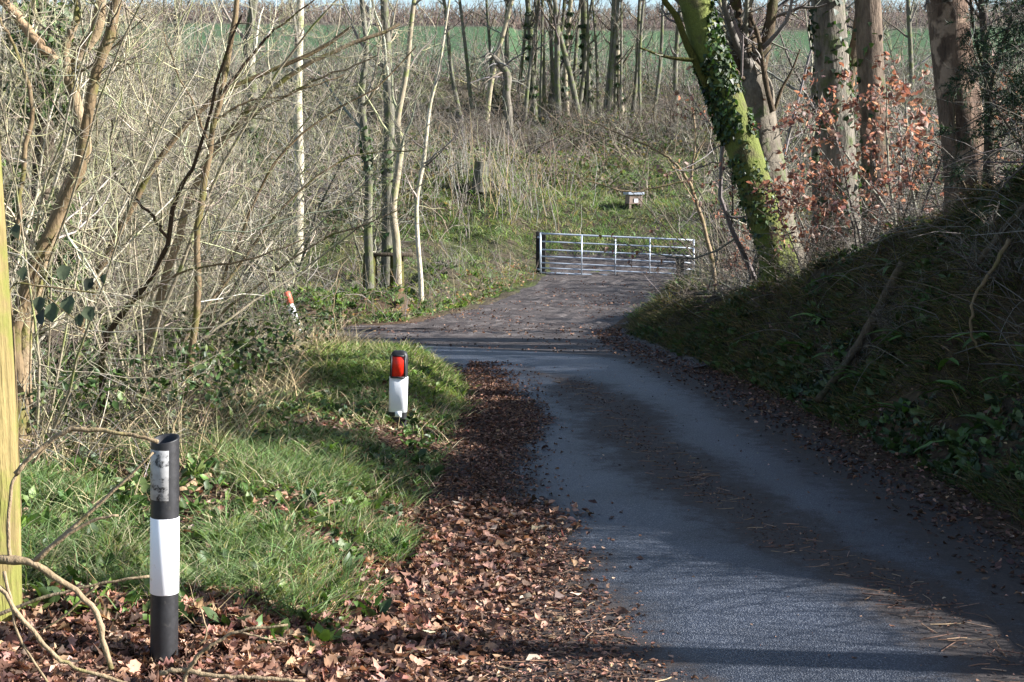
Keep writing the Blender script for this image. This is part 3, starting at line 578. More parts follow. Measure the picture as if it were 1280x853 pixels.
# copper beech saplings
def beech(px, Y, h, n, lab, stems=3, leaf=.075): return leafy_bush('beech_sapling', lab, 'sapling', gnd(px, Y), h, 1, n, COPPER, leaf, M_copper, stems, 'beech saplings on the bank', .25, TW_GREY)
beech(1135, 15.8, 2.0, 850, 'broad beech sapling with rusty clinging leaves between the slim and flaking trunks', 4)
beech(1165, 16.6, 2.3, 600, 'airy beech sapling with rusty leaves just behind the flaking trunk', 3)
beech(1075, 16.6, 1.7, 480, 'beech sapling with rusty leaves in front of the slim straight trunk', 3)
beech(1020, 17.2, 1.3, 450, 'low beech sapling with rusty leaves below the grey ivy trunk', 3)
beech(938, 19.8, 2.3, 420, 'low beech sapling with rusty leaves behind the mossy trunk foot', 3)
beech(935, 24, 1.5, 420, 'rusty leaved beech bush near the free end of the gate', 4)
beech(955, 19.9, 4.2, 420, 'tall beech sapling with sparse red leaves behind the pollarded head', 2)

# conifer reaching in at the upper right
def conifer(base, h, label):
    base = np.asarray(base, float); t = thing('conifer_tree', base, label, 'tree'); g = Geo(); P = np.array([(0, 0, -.1), (.02, 0, h * .5), (0, .03, h)]); trunk(g, P, [.16, .11, .02], 30, 14, .05, .05, 61); g.obj('trunk', M_dark, t)
    nb = 34; z = rng.uniform(h * .06, h * .95, nb); az = rng.uniform(0, 2 * math.pi, nb); az[:14] = rng.uniform(2.5, 3.9, 14); z[:14] = rng.uniform(.3, 1.6, 14); L = (h - z) * .14 + .75; K = 7; s = np.linspace(0, 1, K)
    B = np.zeros((nb, K, 3)); B[..., 0] = np.cos(az)[:, None] * L[:, None] * s; B[..., 1] = np.sin(az)[:, None] * L[:, None] * s; B[..., 2] = z[:, None] + L[:, None] * (.12 * s - .38 * s ** 2)
    BR = np.linspace(.018, .004, K)[None].repeat(nb, 0); W, WR = grow(B, BR, 16, (.15, 1), (35, 60), (.25, .45), 5, -.12, .06, .5, .4, .0015); g = Geo(); tubes(g, B, BR, 4, pick(TW_DARK, nb)); tubes(g, W, WR, 3, pick(TW_DARK, len(W))); tag(g.obj('boughs', M_twig, t), kind='stuff')
    Q, QR = grow(W, WR, 7, (.1, 1), (30, 55), (.3, .6), 3, -.1, .08); n = len(Q); g = Geo()
    pos = np.repeat(Q[:, 0], 9, 0) * 1; f = np.tile(np.linspace(0, 1, 9), n)[:, None]; pos = np.repeat(Q[:, 0], 9, 0) * (1 - f) + np.repeat(Q[:, 2], 9, 0) * f; dd = np.repeat(norm(Q[:, 2] - Q[:, 0]), 9, 0)
    m_ = len(pos); nee = np.array([(-.09, 0, 0), (.09, 0, 0), (0, 1, 0)]); sheets(g, nee, [(0, 1, 2)], pos, norm(dd * .6 + rng.normal(0, .6, (m_, 3))), rng.normal(size=(m_, 3)), .055, pick([(.012, .03, .014), (.02, .045, .018), (.03, .055, .02)], m_, .2)); g.obj('needles', M_conifer, t)
    return t
x, y = 5.45, 12.6; conifer((x, y, float(height(x, y))), 6.2, 'dark green conifer with drooping boughs beyond the flaking trunk')

# ------------------------------------------------------------------ hazel shrub prototypes and copies
def shrub_parts(t, stems, h, cols, sm, spread=.35, nb=9, nt=6, nn=2, r=.02, lean=None, arch=0.0, thick=1.0, stemcol=(.5, .5, .5)):
    K = 12; d = norm(rng.normal(0, spread, (stems, 3)) * [1, 1, 0] + [0, 0, 1] + (lean if lean is not None else 0)); p = rng.normal(0, .12, (stems, 3)) * [1, 1, 0] - [0, 0, .08]
    P = np.zeros((stems, K, 3)); P[:, 0] = p; L = h * rng.uniform(.65, 1.1, stems); hd = d * [1, 1, 0]
    for k in range(1, K): d = norm(d + rng.normal(0, .09, (stems, 3)) + hd * arch - [0, 0, arch * .6] + [0, 0, .02]); p = p + d * (L / (K - 1))[:, None]; P[:, k] = p
    Rd = (r * rng.uniform(.6, 1.25, stems))[:, None] * np.linspace(1, .25, K)[None]
    for s in range(stems): g = Geo(); tubes(g, P[s], Rd[s], 6, stemcol); g.obj('stem', sm, t)
    g = Geo(); emit(g, side_wood(P, Rd, nb, nt, nn, t0=.1), cols, thick); g.obj('twigs', M_twig, t)
def proto(name, **kw):
    t = thing(name, (0, 0, 0), 'x', 'shrub'); shrub_parts(t, **kw); return t
protos = {}
for k_ in range(5): protos['h%d' % k_] = proto('hazel_shrub', stems=7, h=4.8, cols=TW_SUN, sm=M_pale if k_ == 1 else M_hazel, spread=.42, nb=10, nt=7, nn=3, r=.016, arch=.022)
for k_ in range(4): protos['w%d' % k_] = proto('willow_scrub', stems=6, h=5.2, cols=TW_GREY + TW_SUN[:2], sm=M_lichen, spread=.3, nb=9, nt=6, nn=2, r=.028, thick=1.4)
for k_ in range(4): protos['t%d' % k_] = proto('thorn_shrub', stems=7, h=3.0, cols=TW_GREY + TW_DARK, sm=M_dark, spread=.55, nb=9, nt=6, nn=2, r=.022, arch=.04, thick=1.5)
for k_ in range(3): protos['b%d' % k_] = proto('bare_scrub', stems=7, h=2.2, cols=TW_GREY + TW_SUN[:1], sm=M_hazel, spread=.5, nb=8, nt=5, nn=2, r=.012)
used = set()
def place(key, x, y, label, group, cat='shrub', sc=1.0, rz=None, tilt=(0, 0), dz=0.0):
    o = protos[key]
    if key in used: o = copy_tree(o)
    used.add(key); z = float(height(x, y)); o.location = (x, y, z - .03 + dz); o.scale = (sc,) * 3; o.rotation_euler = (tilt[0], tilt[1], rng.uniform(0, 6.28) if rz is None else rz)
    tag(o, label, cat, group); return o
HZ = 'bare hazel shrub of many thin pale stems in the roadside thicket'
for k_, (x, y, s) in enumerate([(-3.1, 9.2, .72), (-3.9, 10.6, .9), (-3.0, 11.4, .75), (-4.9, 11.2, 1.0), (-3.6, 12.8, .85), (-4.6, 13.4, 1.0), (-3.3, 14.2, .8), (-5.6, 14.0, 1.0), (-4.2, 15.2, .9), (-5.2, 16.2, 1.0), (-4.1, 17.0, .8), (-6.3, 16.8, 1.0), (-3.5, 9.8, .9), (-3.3, 12.1, .95), (-4.3, 12.0, 1.05), (-3.9, 13.9, 1.0), (-5.2, 12.6, 1.1), (-4.7, 14.6, 1.05), (-3.7, 16.0, .85), (-4.9, 17.4, 1.0), (-5.9, 15.4, 1.1), (-3.5, 14.9, .7)]):
    place('h%d' % (k_ % 5), x, y, HZ, 'hazel shrubs of the roadside thicket', sc=s)
WL = 'bare willow scrub with grey twigs in the hollow beyond the lane'
wl = [(-9, 25.5), (-7.2, 26), (-5.4, 25.4), (-10.5, 28), (-8.3, 29), (-6.2, 28.2), (-4.4, 27.6), (-11, 31.5), (-9, 32.5), (-6.8, 31.8), (-5.0, 31), (-3.2, 33.5), (-12, 35.5), (-9.8, 36.5), (-7.5, 35.6), (-5.2, 36.2), (-13, 39.5), (-10.5, 40.5), (-8, 40), (-5.8, 40.8), (-3.6, 39), (-14, 44), (-11, 44.5), (-7, 45), (-4.5, 44.2), (-16, 49), (-12, 50), (-8.5, 50)]
for k_, (x, y) in enumerate(wl): place('w%d' % (k_ % 4), x + rng.uniform(-.4, .4), y + rng.uniform(-.5, .5), WL, 'willow scrub in the hollow', sc=rng.uniform(.75, 1.1))
TH = 'dark tangled thorn shrub on the rough slope below the field'
for k_ in range(62):
    px = rng.uniform(400, 1260); Y = rng.uniform(46, 67)
    if 640 < px < 900 and Y < 53: Y += 9
    x = at(px, 200, Y)[0]; place('t%d' % (k_ % 4), x, Y, TH, 'thorn shrubs on the slope', sc=rng.uniform(.6, 1.05))
SC = 'grey leafless scrub filling the gaps behind the bank trees'
for k_ in range(46):
    px = rng.uniform(900, 1330); Y = rng.uniform(24, 70); x = at(px, 200, Y)[0]; place(('w%d' if k_ % 3 else 't%d') % (k_ % 4), x, Y, SC, 'scrub behind the bank trees', sc=rng.uniform(.7, 1.0))
BS = 'bare brush of thin stems behind the trees on the bank top'
for k_ in range(26):
    x = rng.uniform(3.6, 10); y = rng.uniform(16.5, 34) if x < 6.5 else rng.uniform(13, 34)
    if at(640, 0, 1)[0] > 1e9 or x < xr(y) + 1.5: x = xr(y) + 1.9
    if y < 20: y += 9; x = max(x, xr(y) + 1.9)
    if 640 + 1800 * x / y < 905: x += 1.4
    place('b%d' % (k_ % 3) if k_ % 2 else 't%d' % (k_ % 4), x, y, BS, 'bare brush behind the bank trees', sc=rng.uniform(.75, 1.15))

for k_, (x, y, s_) in enumerate([(4.8, 5.6, .6), (4.7, 7.2, .75), (5.2, 8.1, .8), (4.4, 3.4, .8)]): place('b%d' % (k_ % 3), x, y, 'unseen bare brush added along the low bank to dapple the lane', 'unseen brush added to dapple the lane', sc=s_)  # out of view, added to break up the sun on the lane
for k_, (px, Y, s_) in enumerate([(1060, 13.6, .26), (1110, 13, .28), (1150, 12.6, .26), (1240, 11.6, .36), (1275, 11.2, .42), (1300, 12, .6), (1130, 14.6, .3), (1000, 17.4, .36), (1035, 17.6, .4), (1065, 17.2, .36), (1105, 17.0, .4), (1150, 16.2, .4), (1180, 15.4, .36)]): place('t%d' % (k_ % 4), at(px, 300, Y)[0], Y, 'dark leafless bramble thicket on the shaded bank crest', 'bramble thickets on the bank crest', sc=s_)
for k_ in range(40):
    px = -60 + k_ * 35 + rng.uniform(-14, 14); Y = rng.uniform(63, 75); place('w%d' % (k_ % 4), at(px, 150, Y)[0], Y, 'tall grey leafless scrub tree along the foot of the field', 'scrub trees along the foot of the field', 'tree', sc=rng.uniform(.8, 1.35))
# ------------------------------------------------------------------ hazels of the thicket whose stems can be followed one by one
def stem_tree(name, label, cat, stems, side=(9, 6, 3), cols=TW_SUN, group=None):
    """stems: (pixel path, Y, r0, r1, material, is_main)"""
    P0 = path(stems[0][0], stems[0][1]); b = np.array([P0[0, 0], P0[0, 1], float(height(P0[0, 0], P0[0, 1]))]); t = thing(name, b, label, cat, group); w = []
    for pts, Y, r0, r1, mm, root in stems:
        P = path(pts, Y)
        if root and P[0, 2] > float(height(P[0, 0], P[0, 1])) - .05: P = np.concatenate([[[P[0, 0], P[0, 1], float(height(P[0, 0], P[0, 1])) - .08]], P])
        P = resample(P, 22, .006) - b; rd = np.linspace(r0, r1, 22) * (1 + .06 * rng.normal(size=22)); g = Geo(); tubes(g, P, rd, 10); g.obj('stem', mm, t); w.append((P[None], rd[None]))
    g = Geo()
    for P, rd in w: emit(g, side_wood(P, rd, *side, lb=(.14, .34), lt=(.3, .7), t0=.3, rb=.3), cols)
    tag(g.obj('twigs', M_twig, t), kind='stuff'); return t
Y = 9.0
stem_tree('twisted_hazel', 'old twisted hazel with pale mossy trunk and broken branch behind the timber pole', 'tree', [
    ([(24, 470), (18, 420), (40, 335), (72, 275), (95, 220), (106, 180), (112, 130), (122, 85), (138, 40), (148, -10), (160, -80)], Y, .042, .03, M_hazel, True),
    ([(30, 470), (36, 390), (52, 330), (76, 262), (98, 205), (108, 178), (92, 120), (97, 75), (118, 40), (128, 0), (135, -60)], Y + .15, .05, .034, M_pale, True),
    ([(86, 105), (82, 60), (95, 25), (92, -20)], Y + .1, .03, .018, M_pale, False),
    ([(70, 78), (52, 58), (28, 28), (2, 0), (-20, -20)], Y - .1, .032, .028, M_deadwood, False),
    ([(20, 300), (28, 210), (40, 130), (22, 70), (0, 22)], Y - .3, .018, .009, M_hazel, False)], (12, 6, 3))
stem_tree('upright_hazel', 'upright hazel stem with smooth brown bark at the thicket front edge', 'tree', [
    ([(236, 492), (240, 440), (246, 380), (247, 300), (252, 240), (264, 175), (278, 110), (289, 55), (298, -5), (306, -80)], 11.2, .032, .018, M_hazel, True),
    ([(276, 118), (300, 88), (335, 46), (365, 22), (398, -6)], 11.1, .014, .005, M_dark, False),
    ([(262, 190), (250, 150), (222, 90), (205, 40)], 11.3, .010, .005, M_hazel, False),
    ([(270, 150), (305, 128), (360, 118), (430, 92)], 11.2, .010, .004, M_hazel, False)], (14, 6, 3))
stem_tree('leaning_hazel', 'hazel with two long olive stems leaning over towards the lane', 'tree', [
    ([(98, 470), (104, 400), (128, 330), (158, 270), (196, 203), (240, 150), (275, 118), (330, 92), (385, 68), (440, 36)], 11.8, .036, .014, M_hazel, True),
    ([(180, 480), (196, 390), (222, 300), (246, 225), (290, 160), (330, 120), (400, 72), (450, 52), (500, 30)], 12.2, .04, .014, M_pale, True),
    ([(256, 205), (310, 150), (380, 108), (470, 70)], 12.0, .016, .006, M_pale, False)], (13, 6, 3))
stem_tree('dark_stemmed_hazel', 'hazel with dark slanting stem and arching twigs above the bramble', 'tree', [  # slanting stem in dark bark
    ([(128, 440), (160, 385), (196, 335), (212, 300), (218, 250), (240, 210), (262, 150), (275, 90), (300, 20)], 9.8, .022, .008, M_dark, True),
    ([(212, 300), (190, 270), (155, 235), (140, 200), (138, 150)], 9.8, .012, .005, M_dark, False),
    ([(170, 375), (230, 340), (310, 325), (380, 300)], 9.8, .010, .004, M_hazel, False)], (12, 6, 3))
stem_tree('arching_hazel', 'low hazel whose long twigs arch out above the grassy hump', 'tree', [
    ([(212, 470), (240, 410), (300, 330), (352, 262), (420, 205), (470, 190), (520, 190)], 13.2, .02, .006, M_pale, True),
    ([(228, 470), (270, 400), (330, 350), (400, 300), (452, 282), (500, 262)], 13.4, .018, .006, M_pale, True),
    ([(250, 472), (262, 400), (300, 300), (340, 210), (400, 150), (470, 110), (520, 60)], 13.6, .02, .006, M_hazel, True)], (13, 7, 3))
stem_tree('thin_bare_sapling', 'thin pale bare sapling standing by the leaning red topped marker post', 'tree', [
    ([(420, 480), (418, 440), (420, 410), (416, 385), (424, 350)], 16.2, .012, .005, M_pale, True), ([(418, 440), (428, 425), (436, 415)], 16.2, .006, .003, M_pale, False)], (6, 4, 1))
# trees of the hollow across the junction
def mid_tree(px_path, Y, r0, label, mm, crown=(9, .4, 2.4), ivy=None, seed=1, extra=(1.0, 2.2), name='slim_tree'):
    b, P = trunk_path(px_path, Y, extra); n = len(P); return mk_tree(name, label, 'tree', b, P, np.interp(np.linspace(0, 1, n), [0, .5, 1], [r0, r0 * .8, r0 * .25]), mm, crown, cols=TW_GREY + TW_SUN, seed=seed, rings=40, sides=12, ivy=ivy, flare=.25, thick=1.2)
mid_tree([(462, 350), (460, 280), (461, 220), (456, 170), (452, 120), (458, 60), (452, 0)], 27, .085, 'mossy dark trunk rising behind the plank in the hollow', M_lichen, seed=101, ivy=[(160, .25, .5, .09)])
mid_tree([(484, 340), (485, 260), (484, 200), (487, 150), (484, 90), (482, 30), (478, -20)], 29, .13, 'pale lichen covered trunk with moss patches in the hollow', M_lichen, seed=103, ivy=[(120, .1, .4, .09)])
mid_tree([(497, 345), (495, 300), (491, 262), (497, 215), (501, 180), (497, 150), (508, 90), (514, 30), (520, -20)], 26.5, .078, 'sinuous brown trunk beside the pale lichen trunk', M_hazel, seed=105)
mid_tree([(526, 350), (522, 300), (521, 250), (529, 205), (532, 180), (538, 130), (548, 90), (556, 40)], 26, .045, 'slim yellowish sapling bending right above the far verge', M_pale, seed=107, crown=(8, .3, 1.6))
mid_tree([(320, 330), (318, 250), (312, 180), (316, 120), (310, 60), (318, 0)], 33, .16, 'ivy darkened trunk deep among the willow scrub', M_lichen, seed=109, ivy=[(1500, .15, .45, .14)])
mid_tree([(372, 330), (374, 220), (372, 120), (374, 40), (376, -10)], 36, .13, 'straight pale trunk deep among the willow scrub', M_pale, seed=111)
mid_tree([(214, 330), (216, 220), (220, 120), (222, 30), (222, -20)], 38, .13, 'straight dark trunk far back in the willow scrub', M_lichen, seed=113)
mid_tree([(66, 470), (62, 400), (58, 320), (52, 240), (56, 160), (48, 80), (50, 0)], 11.6, .10, 'ivy smothered trunk behind the twisted hazel', M_dark, seed=115, ivy=[(3200, .1, .95, .07, 0, 1, ((.03, .055, .016), (.05, .09, .022), (.08, .13, .03)), .22)])
# coppice row below the field: each trunk its own tree
cop = [(607, 205, 15, .17, 'slanting grey trunk at the open end of the coppice row'), (632, 190, 2, .15, 'slender pale trunk beside the broken dead snag'), (668, 192, -6, .2, 'dark trunk with thin side shoots next to the slender pale one'), (686, 178, 7, .14, 'thin leaning pole trunk of the coppice row'), (700, 172, -4, .19, 'thick lichen trunk in the heart of the coppice'), (709, 172, 1, .15, 'straight twin pole close beside the thick lichen trunk'), (722, 170, 9, .14, 'pole trunk leaning outwards from the coppice stool'), (738, 196, -3, .26, 'stoutest upright trunk of the coppice below the field'), (727, 178, -16, .17, 'strongly slanting mossy trunk crossing the coppice row'), (760, 188, 4, .14, 'thin upright trunk past the stoutest coppice trunk'), (779, 182, -2, .18, 'ivy speckled trunk near the dark scrub end of the coppice'), (789, 186, 5, .13, 'outermost thin trunk of the coppice row'), (655, 186, 6, .12, 'thin grey pole behind the dark coppice trunk'), (576, 212, -10, .13, 'lone thin trunk leaning towards the willow scrub'), (846, 196, 3, .16, 'trunk half hidden behind the mossy tree branches'), (905, 200, -3, .15, 'distant grey trunk seen beside the mossy trunk'), (1008, 190, 3, .15, 'distant grey trunk between the pollard and the grey trunk'), (1140, 180, -4, .16, 'distant trunk behind the copper beech leaves')]
for k_, (px, py, ln_, r0, lab) in enumerate(cop):
    Y = 60 + (k_ % 4) * .8; x = at(px, py, Y)[0]; b = np.array([x, Y, float(height(x, Y))]); h_ = 9.5 + (k_ % 3); lx = math.tan(R(ln_)) * h_; wv = rng.normal(0, .1, 5)
    P = b + np.array([(0, 0, -.1), (lx * .12 + wv[0], 0, h_ * .2), (lx * .38 + wv[1], wv[2], h_ * .45), (lx * .7 + wv[3], 0, h_ * .72), (lx, wv[4], h_)])
    mk_tree('coppice_tree', lab, 'tree', b, P, [r0 * .75, r0 * .65, r0 * .54, r0 * .35, .03], M_lichen if k_ % 5 else M_hazel, (11, .25, 2.4), cols=TW_GREY + TW_DARK, group='coppice trees below the field', seed=120 + k_, rings=26, sides=9, thick=1.2, ivy=[(500, .1, .5, .16)] if k_ in (7, 10, 2, 5) else None)
for k_ in range(16):
    px = [618, 645, 661, 674, 681, 694, 705, 716, 732, 748, 754, 768, 774, 800, 815, 590][k_]; Y = 61 + rng.uniform(-1.5, 3); x = at(px, 180, Y)[0]; b = np.array([x, Y, float(height(x, Y))]); h_ = rng.uniform(8, 11); lx = rng.normal(0, .7); wv = rng.normal(0, .08, 3); r0 = rng.uniform(.06, .1)
    mk_tree('coppice_pole', 'thin grey coppice pole standing between the thicker coppice trunks', 'tree', b, b + np.array([(0, 0, -.1), (lx * .25 + wv[0], 0, h_ * .3), (lx * .6 + wv[1], 0, h_ * .65), (lx, 0, h_)]), [r0, r0 * .85, r0 * .6, .02], M_lichen, (8, .3, 1.8), cols=TW_GREY + TW_DARK, group='thin poles of the coppice', seed=160 + k_, rings=16, sides=7, flare=.1)
# broken snag
Y = 56.0; b = gnd(637, Y); S_ = path([(638, 190), (637, 150), (633, 120), (634, 95), (622, 78), (612, 66)], Y); S_[0] = b - [0, 0, .1]
t = thing('dead_snag', b, 'bleached broken dead trunk bent over in front of the coppice', 'snag'); g = Geo(); trunk(g, S_ - b, [.17, .14, .14, .15, .12, .06], 40, 12, .16, .14, 5); g.obj('trunk', M_grey, t)
g = Geo(); W, WR = grow((S_ - b)[None], np.full((1, 6), .12), 16, (.55, 1), (40, 95), (.25, .6), 6, -.1, .15, .35, .2, .012); emit(g, [(W, WR, 4)] + side_wood(W, WR, 4, 3, 0), TW_GREY, 1.2); g.obj('broken_branches', M_twig, t)
# stumps
def stump(px, py, r, h, label, mm):
    p = ground_px(px, py); t = thing('tree_stump', p, label, 'stump'); g = Geo(); V, *_ = trunk(g, np.array([(0, 0, -.1), (0, 0, h * .5), (.02, 0, h)]), [r * 1.2, r, r], 14, 18, .1, .1, 7, flare=.3); g.obj('trunk', mm, t)
    g = Geo(); top = V[-1]; c0 = top.mean(0); g.add(np.concatenate([top + [0, 0, .001], [c0 + [0, 0, .012]]]), [(k, (k + 1) % 18, 18) for k in range(18)]); g.obj('cut_face', M_deadwood, t)
stump(601, 236, 16 * p[1] / 1800 * .5, .75, 'mossy cut stump standing among dry stalks on the slope', M_lichen)
# plank on a stub across the ditch
A, B = at(455, 317, 27.4), at(517, 320, 27.4); t = thing('ditch_plank', (A + B) / 2 * [1, 1, 0] + [0, 0, float(height((A[0] + B[0]) / 2, 27.4))], 'weathered plank resting on two stubs at the ditch edge', 'plank'); o0 = np.array(t.location)
g = Geo(); box(g, (A + B) / 2 - o0, (B[0] - A[0], .2, .07), bev=.01); g.obj('plank', M_dark, t)
for f in (.12, .66): q = A * (1 - f) + B * f; g = Geo(); tubes(g, np.array([(q[0], q[1], float(height(q[0], q[1])) - .1), (q[0], q[1], q[2] - .03)]) - o0, np.array([.16, .13]), 12, cap=True); g.obj('stub', M_mossy, t)

# ------------------------------------------------------------------ bare sapling by the gate and branches on the bank
stem_tree('bank_sapling', 'pale bare sapling with long drooping side shoot near the gate end', 'tree', [
    ([(893, 345), (884, 300), (874, 262), (864, 232), (866, 205), (869, 175), (866, 140)], 22, .04, .014, M_pale, True), ([(864, 232), (845, 205), (815, 185), (775, 168), (735, 150)], 21.8, .024, .008, M_pale, False),
    ([(866, 225), (830, 232), (790, 240), (755, 232), (720, 222)], 21.6, .016, .006, M_pale, False), ([(872, 258), (856, 232), (838, 206), (826, 180)], 22.1, .012, .005, M_pale, False), ([(869, 200), (885, 165), (905, 120)], 22, .014, .006, M_pale, False)], (9, 5, 2))
def branch_thing(name, label, cat, pts, Y, r0, r1, mm, twigs=None, cols=TW_SUN, group=None, jit=.006, sub=()):
    P = resample(path(pts, Y), 30, jit); b = P[0].copy(); t = thing(name, b, label, cat, group); rd = np.linspace(r0, r1, 30) * (1 + .08 * rng.normal(size=30)); g = Geo(); tubes(g, P - b, rd, 10, cap=True); g.obj('stem', mm, t)
    for sp, sY, s0, s1 in sub: g = Geo(); tubes(g, resample(path(sp, sY), 14, jit * .6) - b, np.linspace(s0, s1, 14), 7, cap=True); g.obj('side_shoot', mm, t)
    if twigs: g = Geo(); emit(g, side_wood((P - b)[None], rd[None], *twigs, lb=(.1, .25), t0=.3), cols); g.obj('twigs', M_twig, t)
    return t
def drape(px0, py0, px1, py1, n, lift):
    """points lying on the terrain between two pixels"""
    return np.array([ground_px(px0 + (px1 - px0) * f, py0 + (py1 - py0) * f) + [0, 0, lift] for f in np.linspace(0, 1, n)])
def lying(name, label, cat, pts, r0, r1, mm, lift=.02, group=None, cap=True):
    P = np.concatenate([drape(*pts[i], *pts[i + 1], 5, lift)[(1 if i else 0):] for i in range(len(pts) - 1)]); k = np.ones(3) / 3
    Q = P.copy(); Q[1:-1] = (P[:-2] + P[1:-1] * 2 + P[2:]) / 4; Q[:, 2] = np.maximum(Q[:, 2], P[:, 2]); Q = resample(Q, 26, .004); b = Q[0].copy()
    g = Geo(); tubes(g, Q - b, np.linspace(r0, r1, 26) * (1 + .1 * rng.normal(size=26)), 9, cap=cap); o = g.obj(name, mm); o.location = b; return tag(o, label, cat, group)
lying('fallen_bough', 'long bare bough leaning down the shaded bank to the lane edge', 'branch', [(1022, 522), (1048, 490), (1080, 440), (1105, 395), (1130, 350)], .03, .055, M_grey, .16)
branch_thing('hanging_root', 'pale curling bare shoot hanging over the dark bank', 'branch', [(1192, 120), (1196, 200), (1210, 250), (1228, 300), (1240, 330)], 13.2, .012, .014, M_grey)
branch_thing('hanging_root', 'thin curved shoot drooping down the bank below the flaking trunk', 'branch', [(1262, 300), (1232, 350), (1215, 380), (1214, 415), (1228, 440), (1245, 452)], 10.6, .016, .006, M_hazel, sub=[([(1232, 432), (1250, 425), (1275, 418)], 10.6, .006, .003)])
branch_thing('dead_branch', 'slanting dead branch among brush on the bank crest', 'branch', [(1222, 330), (1245, 300), (1270, 270), (1300, 240)], 11.5, .022, .03, M_grey)

# ------------------------------------------------------------------ bare branches in the foreground, left
FG = [('thick bare olive branch curving down beside the timber pole', [(-330, 960), (-220, 800), (-120, 718), (-40, 700), (0, 700), (35, 702), (60, 715), (98, 742), (122, 768), (128, 800), (140, 836)], 4.7, .011, .006, [([(44, 702), (80, 672), (118, 650), (148, 644)], 4.7, .006, .003), ([(44, 700), (100, 652), (150, 606), (192, 566)], 4.72, .006, .003), ([(12, 700), (10, 660), (14, 610), (22, 590)], 4.7, .005, .004)]),
      ('bare twig arching from the timber pole to the marker post top', [(20, 592), (40, 570), (80, 540), (120, 538), (165, 545), (198, 552)], 4.7, .006, .0045, [([(80, 540), (60, 556), (40, 580)], 4.7, .004, .003)]),
      ('straight reddish twig slanting in front of the grass', [(-260, 930), (-150, 840), (-30, 778), (0, 768), (60, 746), (120, 732), (187, 721)], 4.9, .006, .003, [([(122, 731), (80, 770), (50, 790)], 4.9, .004, .002)]),
      ('long curved twig sweeping low over the leaf litter', [(-260, 960), (-160, 780), (-60, 706), (0, 735), (20, 765), (50, 800), (75, 825), (110, 840), (170, 858)], 4.3, .006, .004, [([(5, 715), (15, 760), (25, 800), (60, 853)], 4.3, .004, .003)]),
      ('pale forked twig lying just past the marker post foot', [(228, 858), (240, 830), (262, 808), (300, 790), (360, 780)], 4.9, .006, .003, [([(300, 790), (340, 800), (355, 802)], 4.9, .003, .002), ([(250, 806), (258, 790), (250, 760)], 4.9, .003, .002)]),
      ('low olive twig stretched along the ground past the post', [(200, 842), (225, 838), (280, 846), (330, 848), (380, 852)], 4.9, .006, .004, [])]
for lab, pts, Y, r0, r1, sub in FG: branch_thing('bare_branch', lab, 'branch', pts, Y, r0 * 1.5, r1 * 1.4, M_pale, sub=[(q[0], q[1], q[2] * 1.4, q[3] * 1.3) for q in sub], group='bare branches by the timber pole', jit=.002)
# sticks lying about
lying('fallen_stick', 'pale barkless stick lying in the verge grass behind the silver banded post', 'stick', [(225, 622), (262, 600), (301, 575)], .024, .028, M_deadwood, .03)
lying('fallen_stick', 'small pale flat stick on the debris strip of the lane', 'stick', [(915, 667), (940, 669), (968, 672)], .012, .010, M_deadwood, .018)
for k_, (pts, lab) in enumerate([([(596, 575), (640, 568), (690, 572)], 'thin twig on the leaf litter at the lane edge'), ([(740, 800), (790, 795), (818, 799)], 'reddish stick at the ragged litter edge on the asphalt'), ([(630, 742), (660, 745), (700, 744)], 'short straight twig among dark litter'), ([(728, 678), (745, 680), (768, 681)], 'dark twig lying alone on bare asphalt'), ([(1190, 815), (1225, 818), (1250, 822)], 'orange brown stick on the strip between the wheel tracks'), ([(455, 655), (480, 690), (495, 715)], 'dark curved twig between green leaves on the litter'), ([(400, 640), (430, 655), (470, 680)], 'grey twig crossing leaves and grass on the verge'), ([(540, 690), (590, 684), (630, 690)], 'long twig in sunlit leaf litter')]):
    lying('fallen_stick', lab, 'stick', pts, .007, .004, M_dark if k_ in (3, 5) else M_hazel, .012)

# ------------------------------------------------------------------ ground cover (uncountable)
def region(n, x0, x1, y0, y1, keep, bias=0):
    x = rng.uniform(x0, x1, n * 3); u = rng.uniform(0, 1, n * 3); y = y0 + (y1 - y0) * u ** (1 + bias); k = keep(x, y); x, y = x[k][:n], y[k][:n]; return x, y
def normals(x, y, e=.05):
    return norm(np.stack([-(height(x + e, y) - height(x - e, y)) / (2 * e), -(height(x, y + e) - height(x, y - e)) / (2 * e), np.ones_like(x)], -1))
def in_view(x, y, m=80): px = 640 + 1800 * x / y; return (px > -m) & (px < 1280 + m)
def gedge(y): return np.interp(y, [4, 5.6, 6.2, 7.2, 8.6, 11, 14, 17], [-1.7, -1.15, -.9, -.68, -.55, -.5, -.42, -.72])
def verge_ok(x, y):
    yl = np.interp(x, [-40, -8, -3.6, -2.7, -2.0, -1.4, -.85, -.5], [21.5, 19.4, 18.8, 18.4, 18.0, 17.5, 16.7, 15.6]); return (x < gedge(y)) & (y < yl - .05) & in_view(x, y) & (y > 6.2 + fbm(x * 2, y * 2, 2, 111) * 1.2) & ((x + .88) ** 2 + (y - 10.93) ** 2 > .03)
def verge_any(x, y):
    yl = np.interp(x, [-40, -8, -3.6, -2.7, -2.0, -1.4, -.85, -.5], [21.5, 19.4, 18.8, 18.4, 18.0, 17.5, 16.7, 15.6]); return (y < yl - .05) & in_view(x, y)
GREENS = [(.11, .18, .06), (.145, .23, .085), (.09, .145, .055), (.2, .245, .115), (.3, .28, .17)]
STRAW = [(.36, .30, .17), (.28, .22, .12), (.45, .38, .24), (.20, .15, .09)]
def gpatch(x, y): return fbm(x * 1.5 + 4, y * 1.5, 3, 91)
